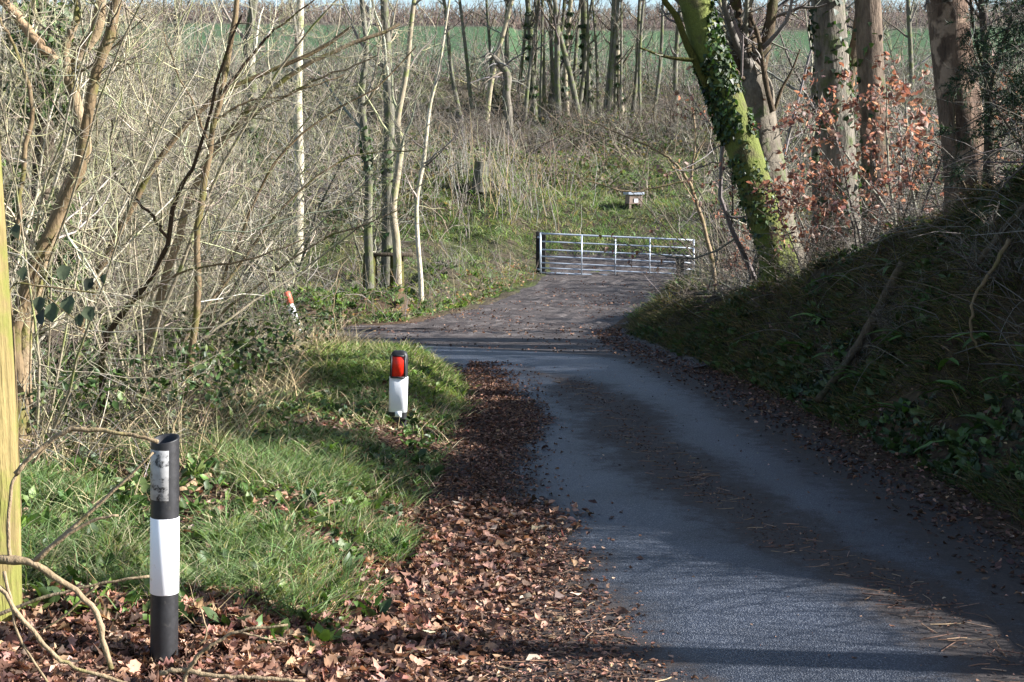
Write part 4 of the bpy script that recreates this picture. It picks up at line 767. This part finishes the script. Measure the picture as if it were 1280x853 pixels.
# tufted grass on the verge: tuft centres then blades
def tufts(g, x, y, nb, lmin, lmax, wd, cols, spread=.035, bend=.45, lean=.55):
    n = len(x); c0 = pick(cols, n, .2); ls = rng.uniform(lmin, lmax, n); X = np.repeat(x, nb) + rng.normal(0, spread, n * nb); Yy = np.repeat(y, nb) + rng.normal(0, spread, n * nb)
    pos = on_ground(X, Yy, -.005); d = norm(rng.normal(0, lean, (n * nb, 3)) * [1, 1, 0] + [0, 0, 1]); cc = np.clip(np.repeat(c0, nb, 0) * (1 + rng.normal(0, .15, (n * nb, 1))), .004, .9)
    blades(g, pos, d, np.repeat(ls, nb) * rng.uniform(.5, 1.15, n * nb), wd * rng.uniform(.7, 1.3, n * nb), cc, bend)
g = Geo()
x, y = region(3600, -3.4, 0, 5.2, 9.5, lambda x, y: verge_ok(x, y) & (gpatch(x, y) + rng.normal(0, .05, len(x)) > .005), .2); tufts(g, x, y, 14, .08, .26, .0065, GREENS)
x, y = region(5200, -6, 0, 9.3, 18.5, lambda x, y: verge_ok(x, y) & (gpatch(x, y) + rng.normal(0, .07, len(x)) > -.10)); tufts(g, x, y, 12, .06, .16, .009, GREENS)
x, y = region(700, -2.2, -.4, 13.3, 17.6, lambda x, y: verge_ok(x, y)); tufts(g, x, y, 14, .10, .22, .009, [(.19, .25, .07), (.24, .26, .11), (.13, .2, .04)], .05, .6)
tag(g.obj('verge_grass', M_grass, smooth=True), 'rough green grass tufts covering the sunlit verge', 'grass', kind='stuff')
g = Geo(); x, y = region(1700, -3.6, 0, 5.4, 18, lambda x, y: verge_ok(x, y)); tufts(g, x, y, 6, .08, .3, .0045, STRAW, .04, .35, .7)
x, y = region(1500, -6.5, -1.9, 8.6, 18.4, verge_any); tufts(g, x, y, 8, .25, .6, .006, STRAW, .08, .35, .6)
tag(g.obj('straw_grass', M_dry), 'dry straw coloured grass stalks on the verge and under the thicket', 'grass', kind='stuff')
# broad green weeds on the verge
def rosettes(g, x, y, nb, smin, smax, cols, up=.5, ws=1.0, z0=.0):
    n = len(x); X = np.repeat(x, nb); Yy = np.repeat(y, nb); m_ = n * nb; a = rng.uniform(0, 6.283, m_); nm = normals(X, Yy); d = np.stack([np.cos(a), np.sin(a), rng.uniform(0, up * 2, m_)], -1)
    pos = on_ground(X, Yy, .0) + nm * rng.uniform(.0, .05, (m_, 1)) + np.stack([np.cos(a), np.sin(a), 0 * a], -1) * rng.uniform(0, .05, (m_, 1)); sheets(g, curled(m_, .22), LEAF_F, pos, d, norm(nm + rng.normal(0, .35, (m_, 3))), np.repeat(rng.uniform(smin, smax, n), nb) * rng.uniform(.6, 1.2, m_), np.clip(np.repeat(pick(cols, n, .2), nb, 0) * (1 + rng.normal(0, .15, (m_, 1))), .004, .9), ws)
WEED = [(.06, .11, .025), (.09, .15, .03), (.045, .075, .025), (.12, .17, .05)]
g = Geo(); x, y = region(1500, -3.6, 0, 5.4, 17.8, lambda x, y: verge_ok(x + .15, y)); rosettes(g, x, y, 6, .03, .075, WEED)
x, y = region(260, -2.8, -.6, 6.0, 9, lambda x, y: verge_any(x, y) & (x < gedge(y) + .2)); rosettes(g, x, y, 6, .05, .1, WEED, .9)
x, y = region(160, -4.5, 0, 8.5, 12, verge_ok); rosettes(g, x, y, 7, .05, .10, [(.03, .055, .02), (.045, .075, .025)], .6)
tag(g.obj('verge_weeds', M_green), 'low broad leaved weeds and ivy among the verge grass', 'weeds', kind='stuff')
# leaf litter
LIT = [(.30, .17, .115), (.39, .24, .17), (.22, .12, .08), (.5, .36, .27), (.15, .085, .06), (.34, .19, .125), (.09, .055, .042)]
DK = [(.075, .045, .036), (.11, .062, .047), (.05, .032, .028), (.15, .085, .06)]
def litter(g, x, y, z, smin, smax, cols, amt=.4, tiltv=.45, up=.02):
    n = len(x); pos = np.stack([x, y, z + rng.uniform(.002, up, n)], -1); a = rng.uniform(0, 6.283, n); sheets(g, curled(n, amt), LEAF_F, pos, np.stack([np.cos(a), np.sin(a), rng.normal(0, .25, n)], -1), norm(rng.normal(0, tiltv, (n, 3)) + [0, 0, 1]), rng.uniform(smin, smax, n), pick(cols, n, .22, .06), rng.uniform(.7, 1.2, n))
def ledge_(y, x=0): return fbm(np.asarray(x) * 2 + 9, y * 2.2, 3, 73) * .34 + np.interp(y, [4, 5.8, 7.2, 8.1, 9.1, 10.2, 11.5, 12.8, 14, 15.3, 16.5, 17.5], [.9, .63, .37, .27, .1, 0, .06, .2, .16, -.22, -.6, -1.1])
def zz(x, y): return np.where(x > xl(y) - .02, np.maximum(height(x, y), hill(y)) + .03, height(x, y))
g = Geo()
x, y = region(21000, -2.6, 1.0, 4.9, 9.2, lambda x, y: (x < gedge(y) + .62 + rng.normal(0, .25, len(x))) & (x > gedge(y) - .35 + rng.normal(0, .5, len(x)) - np.clip(6.5 - y, 0, 1) * 4) & in_view(x, y), .5); litter(g, x, y, zz(x, y), .015, .075, LIT + DK[:2], .45, .4, .025)
x, y = region(20000, -1.4, .9, 8.8, 17.4, lambda x, y: (x < gedge(y) + .5 + rng.normal(0, .2, len(x))) & (x > gedge(y) - .25 - np.abs(rng.normal(0, .35, len(x))))); litter(g, x, y, zz(x, y), .012, .045, LIT[4:] + DK * 2, .5, .4, .025)  # dark mushy litter further on, the shade there put into its colours
x, y = region(4200, -4, -.5, 5.2, 17, lambda x, y: verge_any(x, y) & (x < gedge(y) + .1) & (gpatch(x, y) + rng.normal(0, .06, len(x)) < .02)); litter(g, x, y, height(x, y), .03, .07, LIT[2:] + LIT[:1], up=.03)
x, y = region(7500, -2.6, .5, 4.9, 8.2, lambda x, y: (x < gedge(y) + .45 + rng.normal(0, .2, len(x))) & (x > gedge(y) - .3 + rng.normal(0, .4, len(x)) - np.clip(6.5 - y, 0, 1) * 4) & in_view(x, y), .4); n = len(x); a = rng.uniform(0, 6.283, n)
sheets(g, lobed(n), LOBE_F, np.stack([x, y, zz(x, y) + rng.uniform(.012, .04, n)], -1), np.stack([np.cos(a), np.sin(a), rng.normal(0, .2, n)], -1), norm(rng.normal(0, .38, (n, 3)) + [0, 0, 1]), rng.uniform(.03, .09, n), pick(LIT[:3] + LIT[4:] + DK[:2], n, .3, .07), rng.uniform(.75, 1.2, n))
tag(g.obj('leaf_litter', M_dead), 'thick brown dead leaf litter along the verge', 'leaf litter', kind='stuff')
g = Geo()
x, y = region(20000, -.9, 1.0, 5.0, 15.6, lambda x, y: (x < ledge_(y, x) + .02 + rng.normal(0, .09, len(x))) & (x > gedge(y) + .25)); litter(g, x, y, zz(x, y), .010, .036, DK + LIT[:2], .4, .4, .018)
def cl(y): return np.interp(y, [0, 6.07, 7.22, 8.46, 9.9, 11.5, 13.3, 15.3, 16.6], [2.6, 2.15, 1.9, 1.55, 1.25, 1.06, .97, .68, .2])
x, y = region(7000, .2, 2.8, 5.2, 15.8, lambda x, y: np.abs(x - cl(y)) < .02 + fbm(x * 2.5, y * 1.6, 3, 75) * .45 + np.abs(rng.normal(0, .13, len(x)))); litter(g, x, y, hill(y) + .042, .006, .026, DK * 2 + LIT[:1], .3, .3, .010)
x, y = region(6500, 1.2, 3.5, 5.2, 22, lambda x, y: (x > xr(y) - .18 - np.abs(rng.normal(0, .18, len(x)))) & (x < xr(y) + .45)); litter(g, x, y, np.maximum(height(x, y), hill(y) + .02), .018, .055, DK * 3 + LIT[:2], .4, .4)
x, y = region(2600, -6, 3.6, 18.4, 37, lambda x, y: (x < xr(y) + .2) & (x > np.interp(y, TL_Y, TL_X) - .3) & (fbm(x * 1.2, y * 1.2, 3, 95) > .02)); litter(g, x, y, hill(y) + .02, .02, .06, LIT[:3] + DK * 2)
x, y = region(900, -2, 2.8, 5.2, 18, lambda x, y: (x > xl(y)) & (x < xr(y))); litter(g, x, y, hill(y) + .036, .008, .03, DK + LIT, .2, .2, .006)
tag(g.obj('lane_debris', M_dead), 'dark broken leaf and twig debris on the lane', 'debris', kind='stuff')
# small twigs in the debris
g = Geo(); n = 2200; x, y = region(n, -1.2, 1.0, 5.0, 16, lambda x, y: x < ledge_(y, x) + rng.normal(0, .08, len(x))); x2, y2 = region(900, .2, 2.8, 5.2, 15.5, lambda x, y: np.abs(x - cl(y)) < .22); x = np.concatenate([x, x2]); y = np.concatenate([y, y2]); n = len(x)
z = zz(x, y) + .012; a = rng.normal(0, .9, n); L = rng.uniform(.04, .2, n); d = np.stack([np.cos(a), np.sin(a), rng.normal(0, .06, n)], -1); P = np.stack([np.stack([x, y, z], -1) + d * L[:, None] * f + rng.normal(0, .006, (n, 3)) * [1, 1, .3] for f in (-.5, 0, .5)], 1); tubes(g, P, np.full((n, 3), .0022) * rng.uniform(.6, 1.6, (n, 1)), 3, pick([(.2, .11, .07), (.12, .07, .05), (.3, .2, .13)], n)); tag(g.obj('fine_twig_debris', M_twig), 'fine broken twigs strewn over the lane edges', 'debris', kind='stuff')
# largest single leaves, each its own thing
vars_ = []
for k_ in range(10):
    g = Geo(); tt_ = lobed(1, .45); sheets(g, tt_, LOBE_F, np.array([[0, -.5, 0.]]) * .1, np.array([[0, 1., 0]]), np.array([[0, 0, 1.]]), .1, pick(LIT[:6], 1, .1)); vars_.append(g.mesh('fallen_leaf', M_dead))
n = 260; x, y = region(n, -2.4, .7, 5.0, 7.4, lambda x, y: (x < gedge(y) + .8) & (x > gedge(y) - .5 - np.clip(6.3 - y, 0, 1) * 2) & in_view(x, y, -10), .6); z = zz(x, y)
for k_ in range(len(x)):
    o = bpy.data.objects.new('fallen_leaf', vars_[k_ % 10]); COL.objects.link(o); o.location = (x[k_], y[k_], z[k_] + .022); o.rotation_euler = (rng.normal(0, .35), rng.normal(0, .35), rng.uniform(0, 6.28)); o.scale = (rng.uniform(.55, .9),) * 3
    tag(o, 'curled brown dead leaf lying loose on top of the sunlit leaf litter', 'leaf', 'loose leaves on the litter')

# ------------------------------------------------------------------ shaded bank cover
def bank_ok(x, y): e = x - xr(y) - .3; return (e > 0) & (e < 3.6) & in_view(x, y, 60)
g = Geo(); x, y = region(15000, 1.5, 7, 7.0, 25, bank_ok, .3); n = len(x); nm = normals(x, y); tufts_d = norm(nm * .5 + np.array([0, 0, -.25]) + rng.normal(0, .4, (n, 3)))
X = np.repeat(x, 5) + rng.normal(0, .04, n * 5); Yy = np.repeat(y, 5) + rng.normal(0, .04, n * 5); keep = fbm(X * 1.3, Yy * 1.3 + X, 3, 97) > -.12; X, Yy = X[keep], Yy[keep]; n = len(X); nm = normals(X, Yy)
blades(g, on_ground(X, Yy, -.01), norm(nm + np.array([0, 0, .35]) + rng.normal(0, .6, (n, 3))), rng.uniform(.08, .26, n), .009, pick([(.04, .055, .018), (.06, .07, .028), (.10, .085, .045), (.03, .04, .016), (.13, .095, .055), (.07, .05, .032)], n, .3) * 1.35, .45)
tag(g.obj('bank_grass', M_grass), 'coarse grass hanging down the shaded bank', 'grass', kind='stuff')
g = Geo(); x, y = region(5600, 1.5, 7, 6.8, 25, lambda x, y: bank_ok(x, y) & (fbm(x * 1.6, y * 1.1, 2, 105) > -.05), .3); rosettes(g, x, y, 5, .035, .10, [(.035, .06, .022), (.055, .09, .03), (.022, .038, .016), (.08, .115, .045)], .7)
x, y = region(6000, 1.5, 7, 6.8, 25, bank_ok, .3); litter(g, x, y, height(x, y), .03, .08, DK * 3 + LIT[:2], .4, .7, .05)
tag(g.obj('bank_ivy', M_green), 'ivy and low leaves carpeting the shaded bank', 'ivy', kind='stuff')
g = Geo(); x, y = region(4200, 2, 8, 6.8, 26, lambda x, y: (x - xr(y) > .7 + rng.uniform(0, 1.2, len(x))) & (x - xr(y) < 4.5) & in_view(x, y)); n = len(x); P = np.zeros((n, 6, 3)); P[:, 0] = on_ground(x, y); d = norm(rng.normal(0, .6, (n, 3)) + [-.2, 0, .8]); L = rng.uniform(.4, 1.5, n)
for k in range(1, 6): d = norm(d + rng.normal(0, .15, (n, 3)) - [.03, 0, .2]); P[:, k] = P[:, k - 1] + d * (L / 5)[:, None]
tubes(g, P, np.linspace(.004, .0015, 6)[None].repeat(n, 0), 3, pick(TW_GREY + TW_DARK * 2, n)); tag(g.obj('bank_bramble', M_twig), 'thin bramble and briar stems tangled over the bank', 'bramble', kind='stuff')
g = Geo(); x, y = region(1100, 3.6, 6.6, 1.5, 10.5, lambda x, y: (x - xr(y) > .9) & (rng.uniform(0, 1, len(x)) < np.interp(y, [5, 7.5], [.15, 1]))); P = np.zeros((len(x), 6, 3)); n = len(x); P[:, 0] = on_ground(x, y); d = norm(rng.normal(0, .5, (n, 3)) + [-.1, 0, .9]); L = rng.uniform(.3, 1.3, n)  # added briars, almost all out of view, to break up the crest's shadow
for k in range(1, 6): d = norm(d + rng.normal(0, .18, (n, 3)) - [.03, 0, .12]); P[:, k] = P[:, k - 1] + d * (L / 5)[:, None]
tubes(g, P, np.linspace(.006, .003, 6)[None].repeat(n, 0), 3, pick(TW_GREY + TW_DARK, n)); tag(g.obj('shade_softening_briars', M_twig), 'rough briar undergrowth added along the bank crest to soften its shadow', 'undergrowth', kind='stuff')
# strap ferns, each a plant with its fronds
fr = []
for k_ in range(4):
    g = Geo(); s = np.linspace(0, 1, 9); zc = .55 * s - .75 * s ** 2 + rng.normal(0, .01, 9); wv = .085 * np.sin(np.pi * (s * .9 + .08)) ** .7 * (1 + .12 * rng.normal(size=9)); V = np.concatenate([[(-w_, s_, z_ + .02), (0, s_, z_), (w_, s_, z_ + .02)] for s_, z_, w_ in zip(s, zc, wv)]); F = [(3 * i + j, 3 * i + j + 1, 3 * i + j + 4, 3 * i + j + 3) for i in range(8) for j in (0, 1)]; g.add(V, F, np.array([.075, .14, .03]) * (.7 + .25 * k_)); fr.append(g.mesh('frond', M_green))
spots = [(1010, 440), (1090, 395), (1140, 430), (1060, 355), (1030, 405), (1175, 465), (1210, 500), (1120, 340), (985, 465), (945, 430), (1255, 545), (1240, 430), (1160, 380), (1200, 560), (1088, 480), (900, 400), (1265, 480), (1130, 520), (1050, 450), (1235, 340)]
for k_, (px, py) in enumerate(spots):
    p = ground_px(px, py); t = thing('hart_tongue_fern', p, 'glossy green strap leaved fern clump growing on the shaded bank', 'fern', 'strap ferns on the bank'); nf = rng.integers(5, 9)
    for j in range(nf):
        o = bpy.data.objects.new('frond', fr[j % 4]); COL.objects.link(o); o.parent = t; a = rng.uniform(0, 6.28); o.rotation_euler = (rng.uniform(.1, .6), rng.uniform(-.3, .3), a); o.scale = (rng.uniform(.24, .42),) * 3
# ------------------------------------------------------------------ thicket floor: brambles and dead stems
g = Geo()
def arches(x, y, Lm, LM, r, cols, lean=.7, droop=.16, K=7):
    n = len(x); P = np.zeros((n, K, 3)); P[:, 0] = on_ground(x, y, -.02); d = norm(rng.normal(0, lean, (n, 3)) * [1, 1, .3] + [0, 0, 1]); L = rng.uniform(Lm, LM, n)
    for k in range(1, K): d = norm(d + rng.normal(0, .14, (n, 3)) - [0, 0, droop]); P[:, k] = P[:, k - 1] + d * (L / (K - 1))[:, None]
    return P, r * rng.uniform(.6, 1.4, n)[:, None] * np.linspace(1, .4, K)[None], pick(cols, n)
x, y = region(5200, -7, -1.7, 8.6, 18.4, lambda x, y: verge_any(x, y) & (x < np.interp(y, [8, 10, 14, 18], [-2.2, -2.1, -2.3, -2.2]))); P, rd, cc = arches(x, y, .4 * np.clip((-x - 1.7) / 2, .3, 1), 1.7 * np.clip((-x - 1.7) / 2, .3, 1), .0036, TW_GREY + TW_DARK * 2 + TW_SUN[:3]); tubes(g, P, rd, 3, cc)
W, WR = grow(P[:2600], rd[:2600], 3, (.2, 1), (30, 70), (.2, .5), 4, 0, .2, .7); tubes(g, W, WR, 3, pick(TW_GREY + TW_DARK + TW_SUN[:2], len(W))); tag(g.obj('thicket_brambles', M_twig), 'tangle of dry bramble stems on the thicket floor', 'bramble', kind='stuff')
g = Geo(); x, y = region(9000, -7, -2.0, 8.6, 18.2, lambda x, y: verge_any(x, y) & (fbm(x * 1.4, y * 1.4, 2, 107) > -.03)); n = len(x); pos = on_ground(x, y) + np.stack([0 * x, 0 * x, rng.uniform(.02, .55, n)], -1); sheets(g, curled(n, .2), LEAF_F, pos, norm(rng.normal(size=(n, 3))), norm(rng.normal(0, .6, (n, 3)) + [0, 0, 1]), rng.uniform(.03, .08, n), pick([(.04, .075, .02), (.06, .1, .03), (.09, .12, .04), (.025, .045, .018)], n, .2)); tag(g.obj('bramble_leaves', M_green), 'scattered green bramble and ivy leaves under the thicket', 'bramble', kind='stuff')
# near bramble with large leaves beside the pole
t = thing('bramble', at(20, 470, 7.4) * [1, 1, 0] + [0, 0, float(height(at(20, 470, 7.4)[0], 7.4))], 'bramble stem with large dull green leaves behind the timber pole', 'bramble'); b = np.array(t.location); g = Geo()
P = resample(np.concatenate([[b - [0, 0, .05]], path([(18, 430), (14, 360), (50, 358), (100, 364), (118, 366)], 7.2)]), 24) - b; tubes(g, P, np.linspace(.006, .003, 24), 7); g.obj('stem', M_hazel, t); P2 = resample(path([(60, 372), (88, 395), (96, 400)], 7.2), 8) - b; g = Geo(); tubes(g, P2, np.full(8, .003), 6); g.obj('stem', M_hazel, t)
for (px, py, s, c_) in [(116, 360, .05, .03), (78, 346, .06, .12), (52, 384, .06, .09), (70, 396, .07, .14), (54, 402, .065, .035), (88, 386, .07, .13), (108, 398, .06, .11), (20, 294, .05, .08), (98, 404, .05, .1), (30, 345, .05, .1), (128, 352, .04, .08)]:
    g = Geo(); q = at(px, py, 7.15) - b; sheets(g, curled(1, .15), LEAF_F, q[None] + [[0, 0, s]], np.array([[rng.normal(0, .3), -.3, -1]]), np.array([[rng.normal(0, .5), -1, .4]]), s * 1.5, np.array([[c_ * .6, c_ * .75, c_ * .42]]), 1.25); g.obj('leaf', M_green, t)
# ------------------------------------------------------------------ far side bank, clearing and slope
def far_ok(x, y):
    tl = np.interp(y, TL_Y, TL_X); yb = np.interp(x, [-40, -8, -3.4, -1.84], [24.8, 23.0, 22.6, 23.6]); return np.where(x < -1.84, y > yb, x < tl) & in_view(x, y)
g = Geo(); x, y = region(5000, -13, 1, 22.6, 38, far_ok, .3); tufts(g, x, y, 8, .08, .24, .014, GREENS + [(.16, .17, .07)], .06, .5)
x, y = region(6500, -6, 9, 37.2, 50, lambda x, y: in_view(x, y) & (x > -4)); tufts(g, x, y, 7, .12, .36, .018, GREENS * 2 + STRAW[1:2] + [(.12, .15, .06)] * 2, .1, .5)
x, y = region(1400, 1.5, 8, 24, 38, lambda x, y: (x > xr(y) + .1) & (x < xr(y) + 3)); tufts(g, x, y, 8, .12, .36, .014, GREENS + STRAW[:2], .06, .5)
tag(g.obj('far_grass', M_grass), 'rough grass on the far verge and the clearing behind the gate', 'grass', kind='stuff')
g = Geo(); x, y = region(1100, -8, .8, 22.7, 31, far_ok, .6); rosettes(g, x, y, 6, .05, .12, WEED + [(.13, .19, .05)], .8)
x, y = region(900, -3.5, 2.2, 23, 36, lambda x, y: far_ok(x, y) & (x > np.interp(y, TL_Y, TL_X) - .9)); litter(g, x, y, height(x, y), .06, .11, LIT, up=.08)
tag(g.obj('far_weeds', M_grass), 'ivy and broad weeds on the far verge of the junction', 'weeds', kind='stuff')
g = Geo(); x, y = region(6500, -22, 26, 36.5, 76, lambda x, y: in_view(x, y, 150) & ~((x > -1.5) & (x < 8) & (y < 42.0 + fbm(x * .8, y * 0, 2, 5) * 2)), .35); P, rd, cc = arches(x, y, .5, 1.9, .011, [(.2, .165, .12), (.13, .10, .075), (.25, .21, .155), (.09, .07, .05), (.16, .115, .085)], .6, .12, 6); tubes(g, P, rd, 3, cc)
W, WR = grow(P[:3500], rd[:3500], 3, (.2, 1), (25, 70), (.25, .55), 4, 0, .2, .7, rmin=.006); tubes(g, W, WR, 3, pick(TW_GREY, len(W))); tag(g.obj('slope_undergrowth', M_twig), 'dry tangled undergrowth of the rough slope', 'undergrowth', kind='stuff')
g = Geo(); x, y = region(6500, -22, 26, 38, 74, lambda x, y: in_view(x, y, 150) & (fbm(x * .35, y * .35, 3, 99) > .0) & ~((x > -2) & (x < 8) & (y < 42.6)), .2); n = len(x); X = np.repeat(x, 7) + rng.normal(0, .35, n * 7); Yy = np.repeat(y, 7) + rng.normal(0, .35, n * 7); m_ = n * 7; pos = on_ground(X, Yy) + np.stack([0 * X, 0 * X, rng.uniform(0, .6, m_)], -1)
sheets(g, IVY, IVY_F, pos, norm(rng.normal(size=(m_, 3))), norm(rng.normal(0, .7, (m_, 3)) + [0, -.3, 1]), rng.uniform(.06, .15, m_), pick([(.04, .07, .025), (.07, .1, .035), (.1, .12, .05), (.13, .10, .06), (.16, .12, .075)], m_, .25)); tag(g.obj('slope_leaves', M_grass), 'patches of ivy, bramble and bracken leaves on the rough slope', 'undergrowth', kind='stuff')
g = Geo(); x, y = region(1800, -10, .8, 23.2, 36, far_ok, .3); P, rd, cc = arches(x, y, .25, 1.1, .006, TW_GREY + TW_DARK + STRAW[1:2], .6, .14, 6); tubes(g, P, rd, 3, cc); tag(g.obj('ditch_undergrowth', M_twig), 'dead bramble and weed stems along the ditch across the junction', 'undergrowth', kind='stuff')
# dry upright stalks by the stump
g = Geo(); p = ground_px(601, 240); x = p[0] + rng.normal(0, 1.5, 260); y = p[1] + rng.normal(0, 1.2, 260); P, rd, cc = arches(x, y, 0.7, 2.0, .010, TW_GREY + STRAW[1:2], .18, .02, 5); tubes(g, P, rd, 3, cc); tag(g.obj('dry_stalks', M_dry), 'tall dry straw stalks standing round the cut stump', 'stalks', kind='stuff')
# hedge along the top of the field and along its foot
def hedge(y0, x0, x1, n, h, depth, r, cols, label):
    x = rng.uniform(x0, x1, n); y = y0 + rng.normal(0, depth, n); P, rd, cc = arches(x, y, h * .5, h * 1.2, r, cols, .45, .05, 6); b = np.array([0, y0, float(height(0, y0))]); g = Geo(); tubes(g, P - b, rd, 3, cc); W, WR = grow(P - b, rd, 4, (.2, 1), (25, 65), (.25, .5), 4, .05, .2, .7, rmin=r * .4); tubes(g, W, WR, 3, pick(cols, len(W))); t = thing('hedge', b, label, 'hedge'); tag(g.obj('hedge_twigs', M_twig, t), kind='stuff')
hedge(188, -100, 110, 3000, 2.2, 2.0, .05, [(.12, .085, .07), (.16, .115, .09), (.09, .07, .06)], 'lower bare brown hedge bounding the green field')
hedge(206, -110, 120, 5200, 2.3, 2.2, .05, [(.12, .085, .07), (.16, .115, .09), (.09, .07, .06), (.14, .12, .08)], 'long bare brown hedge along the top of the green field')
hedge(77, -32, 34, 1800, 2.2, .8, .025, TW_GREY + TW_DARK, 'low bare hedge along the foot of the green field')
